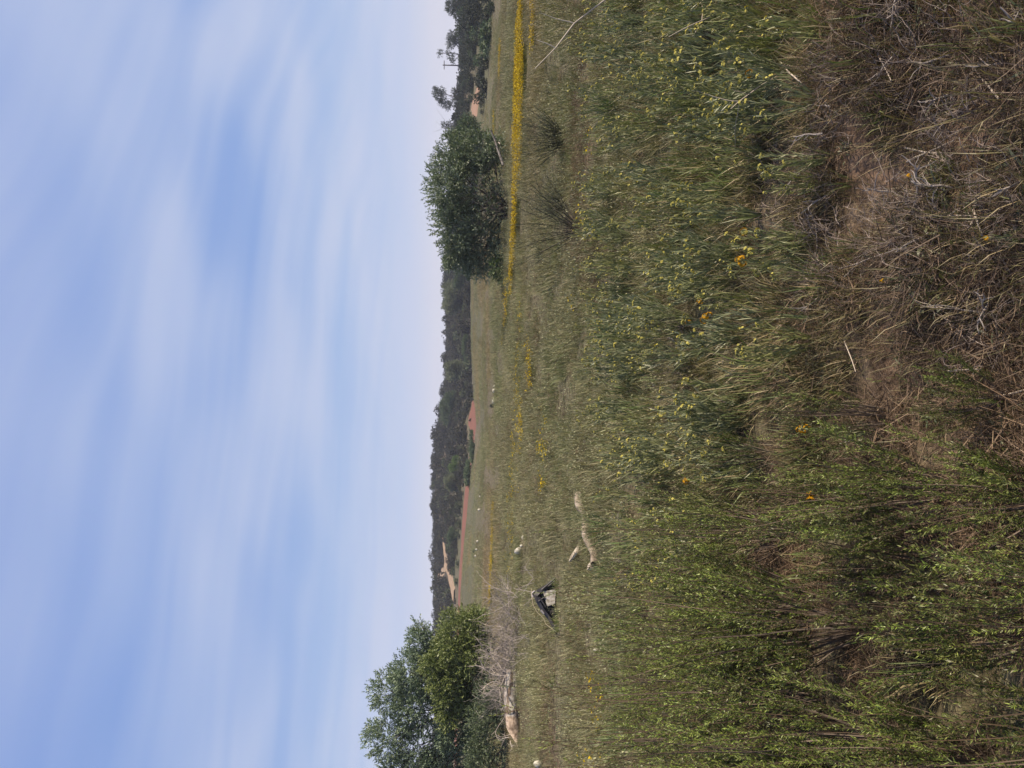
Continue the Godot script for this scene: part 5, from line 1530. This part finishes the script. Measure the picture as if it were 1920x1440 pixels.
func rubble() -> void:
	# x, z, width, height, label
	var k := 0
	for s in [
		[-0.34, -37.97, 0.24, 0.18, "white stone of the pair in mid field, beside dark debris", 0],
		[-0.11, -38.63, 0.11, 0.11, "small white stone at the end of the mid field pair", 0],
		[-0.84, -37.97, 0.29, 0.21, "largest white stone in the middle of the field", 0],
		[-1.13, -40.74, 0.25, 0.23, "dark debris beside the largest white stone", 1],
		[-0.21, -38.63, 0.16, 0.13, "dark debris beside the white stone pair", 1],
		[-8.88, -60.66, 0.17, 0.17, "pale stone lowest in the row below the red road", 0],
		[-8.71, -60.66, 0.21, 0.17, "dark lump touching the lowest pale stone of the row", 1],
		[-9.93, -60.66, 0.21, 0.21, "lone bright stone second in the row below the red road", 0],
		[-12.41, -60.66, 0.17, 0.17, "pale stone third in the row below the red road", 0],
		[-13.05, -60.66, 0.17, 0.22, "pale stone fourth in the row below the red road", 0],
		[-13.93, -62.36, 0.18, 0.18, "last pale stone in the row below the red road", 0],
		[-15.24, -70.19, 0.25, 0.20, "dark lump above the fourth pale stone", 1],
		[-4.38, -20.12, 0.20, 0.17, "bright white stone in green grass beyond the weathered log", 0],
		[-4.17, -19.76, 0.08, 0.07, "narrow white stone attached to the bright one", 0],
		[-3.86, -19.25, 0.11, 0.07, "flat pale stone next to the bright white pair", 0],
		[-1.15, -7.33, 0.04, 0.03, "small white stone lying in grass before the log", 0],
		[-3.12, -8.95, 0.04, 0.05, "white chip in yellow grass before the dead trunk", 0],
		[-7.48, -15.06, 0.12, 0.16, "pale stone at the photograph's edge below the fallen trunk", 0],
		[-0.72, -9.57, 0.07, 0.06, "tan stone in the brown patch of mid field", 0],
		[11.58, -181.63, 1.26, 0.88, "largest pale rock among bushes at the hill's foot", 0],
		[14.20, -181.44, 0.88, 0.63, "pale rock higher up beside the wide grey tree", 0],
		[13.08, -181.53, 0.76, 0.63, "pale rock between the other two at the hill's foot", 0],
	]:
		k += 1
		var col := lc(0.46, 0.45, 0.41, 0.1)
		if s[5] == 1:
			col = lc(0.045, 0.05, 0.04)
		var o := single("dark_debris" if s[5] == 1 else "white_stone", stone(Vector3(s[2] * 0.56, s[3] * 0.62, s[2] * 0.45), col, k * 1.7), gp(Vector2(s[0], s[1]), s[3] * 0.48), s[4], "debris" if s[5] == 1 else "stone", "pale stones scattered over the field" if s[5] == 0 else "")
		o.rotation.y = k * 2.1

func plastic_housing() -> void:
	var o := thing("plastic_housing", gp(Vector2(-3.68, -12.95), -0.05), "broken black plastic housing with pale grey panel lying in grass", "debris", "", 0.28)
	o.rotation = Vector3(-0.16, 0.34, -0.07)
	var black := lc(0.022, 0.021, 0.024)
	var outer := [Vector2(0.16, 0.40), Vector2(0.09, 0.455), Vector2(-0.03, 0.395), Vector2(-0.18, 0.30), Vector2(-0.31, 0.18), Vector2(-0.55, 0.03), Vector2(-0.44, 0.0), Vector2(-0.2, -0.02), Vector2(0.2, -0.02), Vector2(0.36, 0.0), Vector2(0.42, 0.05), Vector2(0.27, 0.22)]
	var cen := Vector2(0.0, 0.15)
	var inner := []
	for p in outer:
		inner.append(cen + (p - cen) * Vector2(0.74, 0.72))
	var sh := Mb.new(true)
	var n := outer.size()
	for k in n:
		var a: Vector2 = outer[k]
		var b: Vector2 = outer[(k + 1) % n]
		var c: Vector2 = inner[k]
		var d: Vector2 = inner[(k + 1) % n]
		var fz := 0.03 * sin(k * 1.9)
		sh.quad(Vector3(a.x, a.y, fz), Vector3(b.x, b.y, fz), Vector3(d.x, d.y, 0.03), Vector3(c.x, c.y, 0.03), black)
		sh.quad(Vector3(a.x, a.y, fz), Vector3(b.x, b.y, fz), Vector3(b.x * 0.85, b.y * 0.82, -0.32), Vector3(a.x * 0.85, a.y * 0.82, -0.32), black)
		sh.quad(Vector3(c.x, c.y, 0.03), Vector3(d.x, d.y, 0.03), Vector3(d.x, d.y, -0.14), Vector3(c.x, c.y, -0.14), black)
		sh.quad(Vector3(c.x, c.y, -0.14), Vector3(d.x, d.y, -0.14), Vector3(cen.x, cen.y, -0.15), Vector3(cen.x, cen.y, -0.15), black)
	part("shell", sh.done(M.plastic), o)
	var pn := Mb.new(true)
	var q := [Vector3(0.15, 0.285, 0.02), Vector3(0.185, 0.06, 0.07), Vector3(-0.05, 0.07, 0.075), Vector3(-0.095, 0.2, 0.03)]
	var pc := lc(0.30, 0.29, 0.285)
	pn.quad(q[0], q[1], q[2], q[3], pc)
	for k in 4:
		pn.quad(q[k], q[(k + 1) % 4], q[(k + 1) % 4] + Vector3(0, 0, -0.05), q[k] + Vector3(0, 0, -0.05), pc)
	part("panel", pn.done(M.stone), o)
	var cp := Mb.new(true)
	cp.tube(PackedVector3Array([Vector3(0.15, 0.425, 0.0), Vector3(0.10, 0.475, 0.01), Vector3(0.05, 0.45, 0.01)]), 0.014, 0.016, 8, lc(0.3, 0.28, 0.3), lc(0.3, 0.28, 0.3))
	part("corner_cap", cp.done(M.plastic), o)
	for r in [[Vector3(0.05, 0.34, 0.04), Vector3(-0.11, 0.22, 0.04), 0.016], [Vector3(-0.02, 0.35, 0.03), Vector3(0.06, 0.24, 0.05), 0.012], [Vector3(-0.16, 0.3, 0.045), Vector3(-0.22, 0.25, 0.045), 0.02], [Vector3(0.17, 0.3, 0.05), Vector3(0.4, 0.04, 0.06), 0.02]]:
		var rb := Mb.new(true)
		rb.tube(PackedVector3Array([r[0], r[1]]), r[2], r[2] * 0.8, 6, black if r[2] != 0.02 or r[0].x > 0 else lc(0.2, 0.19, 0.2), black if r[2] != 0.02 or r[0].x > 0 else lc(0.2, 0.19, 0.2))
		part("rib", rb.done(M.plastic), o)
	# a pale stalk bends over it
	var sm := Mb.new()
	sm.tube(PackedVector3Array([Vector3(0.22, 0.47, 0.0), Vector3(0.1, 0.475, 0.02), Vector3(-0.05, 0.45, 0.03), Vector3(-0.17, 0.385, 0.04), Vector3(-0.27, 0.28, 0.05), Vector3(-0.36, 0.25, 0.06), Vector3(-0.55, 0.0, 0.15)]), 0.005, 0.005, 5, lc(0.42, 0.37, 0.26), lc(0.42, 0.37, 0.26))
	var so := single("dry_stem", sm.done(M.dry), o.position + Vector3(0, 0, 0.02), "pale dry stem bent over the black plastic housing", "stem")
	so.rotation.y = 0.28

func tussocks() -> void:
	# green grass tussocks in the foreground: x, z, size, label
	var g := [lc(0.075, 0.12, 0.026), lc(0.1, 0.145, 0.035), lc(0.06, 0.1, 0.024), lc(0.13, 0.16, 0.05)]
	var kinds := [tuft(90, 0.34, 0.09, 0.006, 0.55, g, 0.05), tuft(70, 0.28, 0.1, 0.006, 0.75, g, 0.06), tuft(60, 0.22, 0.08, 0.0055, 0.6, g, 0.08)]
	for s in [
		[-3.32, -12.58, 0.9, 1, "green tussock before one arm of the black plastic"],
		[-3.71, -12.37, 0.8, 2, "green tussock before the other arm of the black plastic"],
		[-3.99, -12.65, 0.9, 1, "green tussock at the end of the black plastic"],
		[-3.43, -12.23, 0.6, 2, "low green tussock right before the pale grey panel"],
		[2.39, -4.78, 1.0, 0, "vivid green tussock at the photograph's edge beside the dead stalk"],
		[2.70, -5.51, 1.0, 0, "vivid green tussock just behind the edge tussock"],
		[2.77, -5.24, 1.1, 0, "vivid green tussock cut by the photograph's edge"],
		[2.02, -4.13, 0.9, 1, "bright green tussock under the edge tussock"],
		[2.60, -5.97, 0.8, 1, "green tussock below the yellow topped fiddlenecks"],
		[1.55, -3.23, 0.8, 2, "green tussock nearest the forked pale sticks"],
		[0.55, -4.48, 0.8, 1, "green tussock in front of the silvery clump"],
		[0.37, -4.30, 0.9, 1, "broad green tussock beside the pale gold flower"],
		[-0.34, -4.78, 0.85, 1, "green tussock before the wispy sagebrush"],
		[-0.34, -4.30, 0.8, 0, "dense green tussock behind the thicket"],
		[-0.96, -5.24, 0.8, 1, "green tussock beside the dead twig heap"],
		[-0.87, -5.88, 0.7, 2, "small green tussock near the brown patch"],
		[1.65, -6.91, 0.8, 1, "green tussock under the leaning broom"],
		[1.69, -6.50, 0.8, 2, "small green tussock near the slender fiddlenecks"],
		[0.21, -3.77, 0.7, 2, "small tussock at the edge of the bare soil"],
		[1.09, -2.22, 0.5, 2, "small pale green tuft in the photograph's near corner"],
		[0.66, -2.34, 0.5, 2, "small green tuft by the crossed sticks"],
		[1.00, -2.74, 0.6, 2, "small green tuft in brown thatch"],
		[1.04, -3.23, 0.7, 2, "grey green tuft behind the brown thatch"],
	]:
		var o := single("grass_tussock", kinds[s[3]], gp(Vector2(s[0], s[1]), -0.005), s[4], "grass", "green grass tussocks in the foreground", "")
		o.scale = Vector3.ONE * s[2]
		o.rotation.y = rf(0, TAU)

func _ready() -> void:
	rng.seed = 71
	nz.seed = 3
	nz.frequency = 0.01
	nz.fractal_octaves = 4
	set_view()
	materials()
	make_ground()
	earthworks()
	big_plants()
	chaparral()
	brooms()
	deadwood()
	plastic_housing()
	rubble()
	sagebrush()
	fiddlenecks()
	tussocks()
	field()
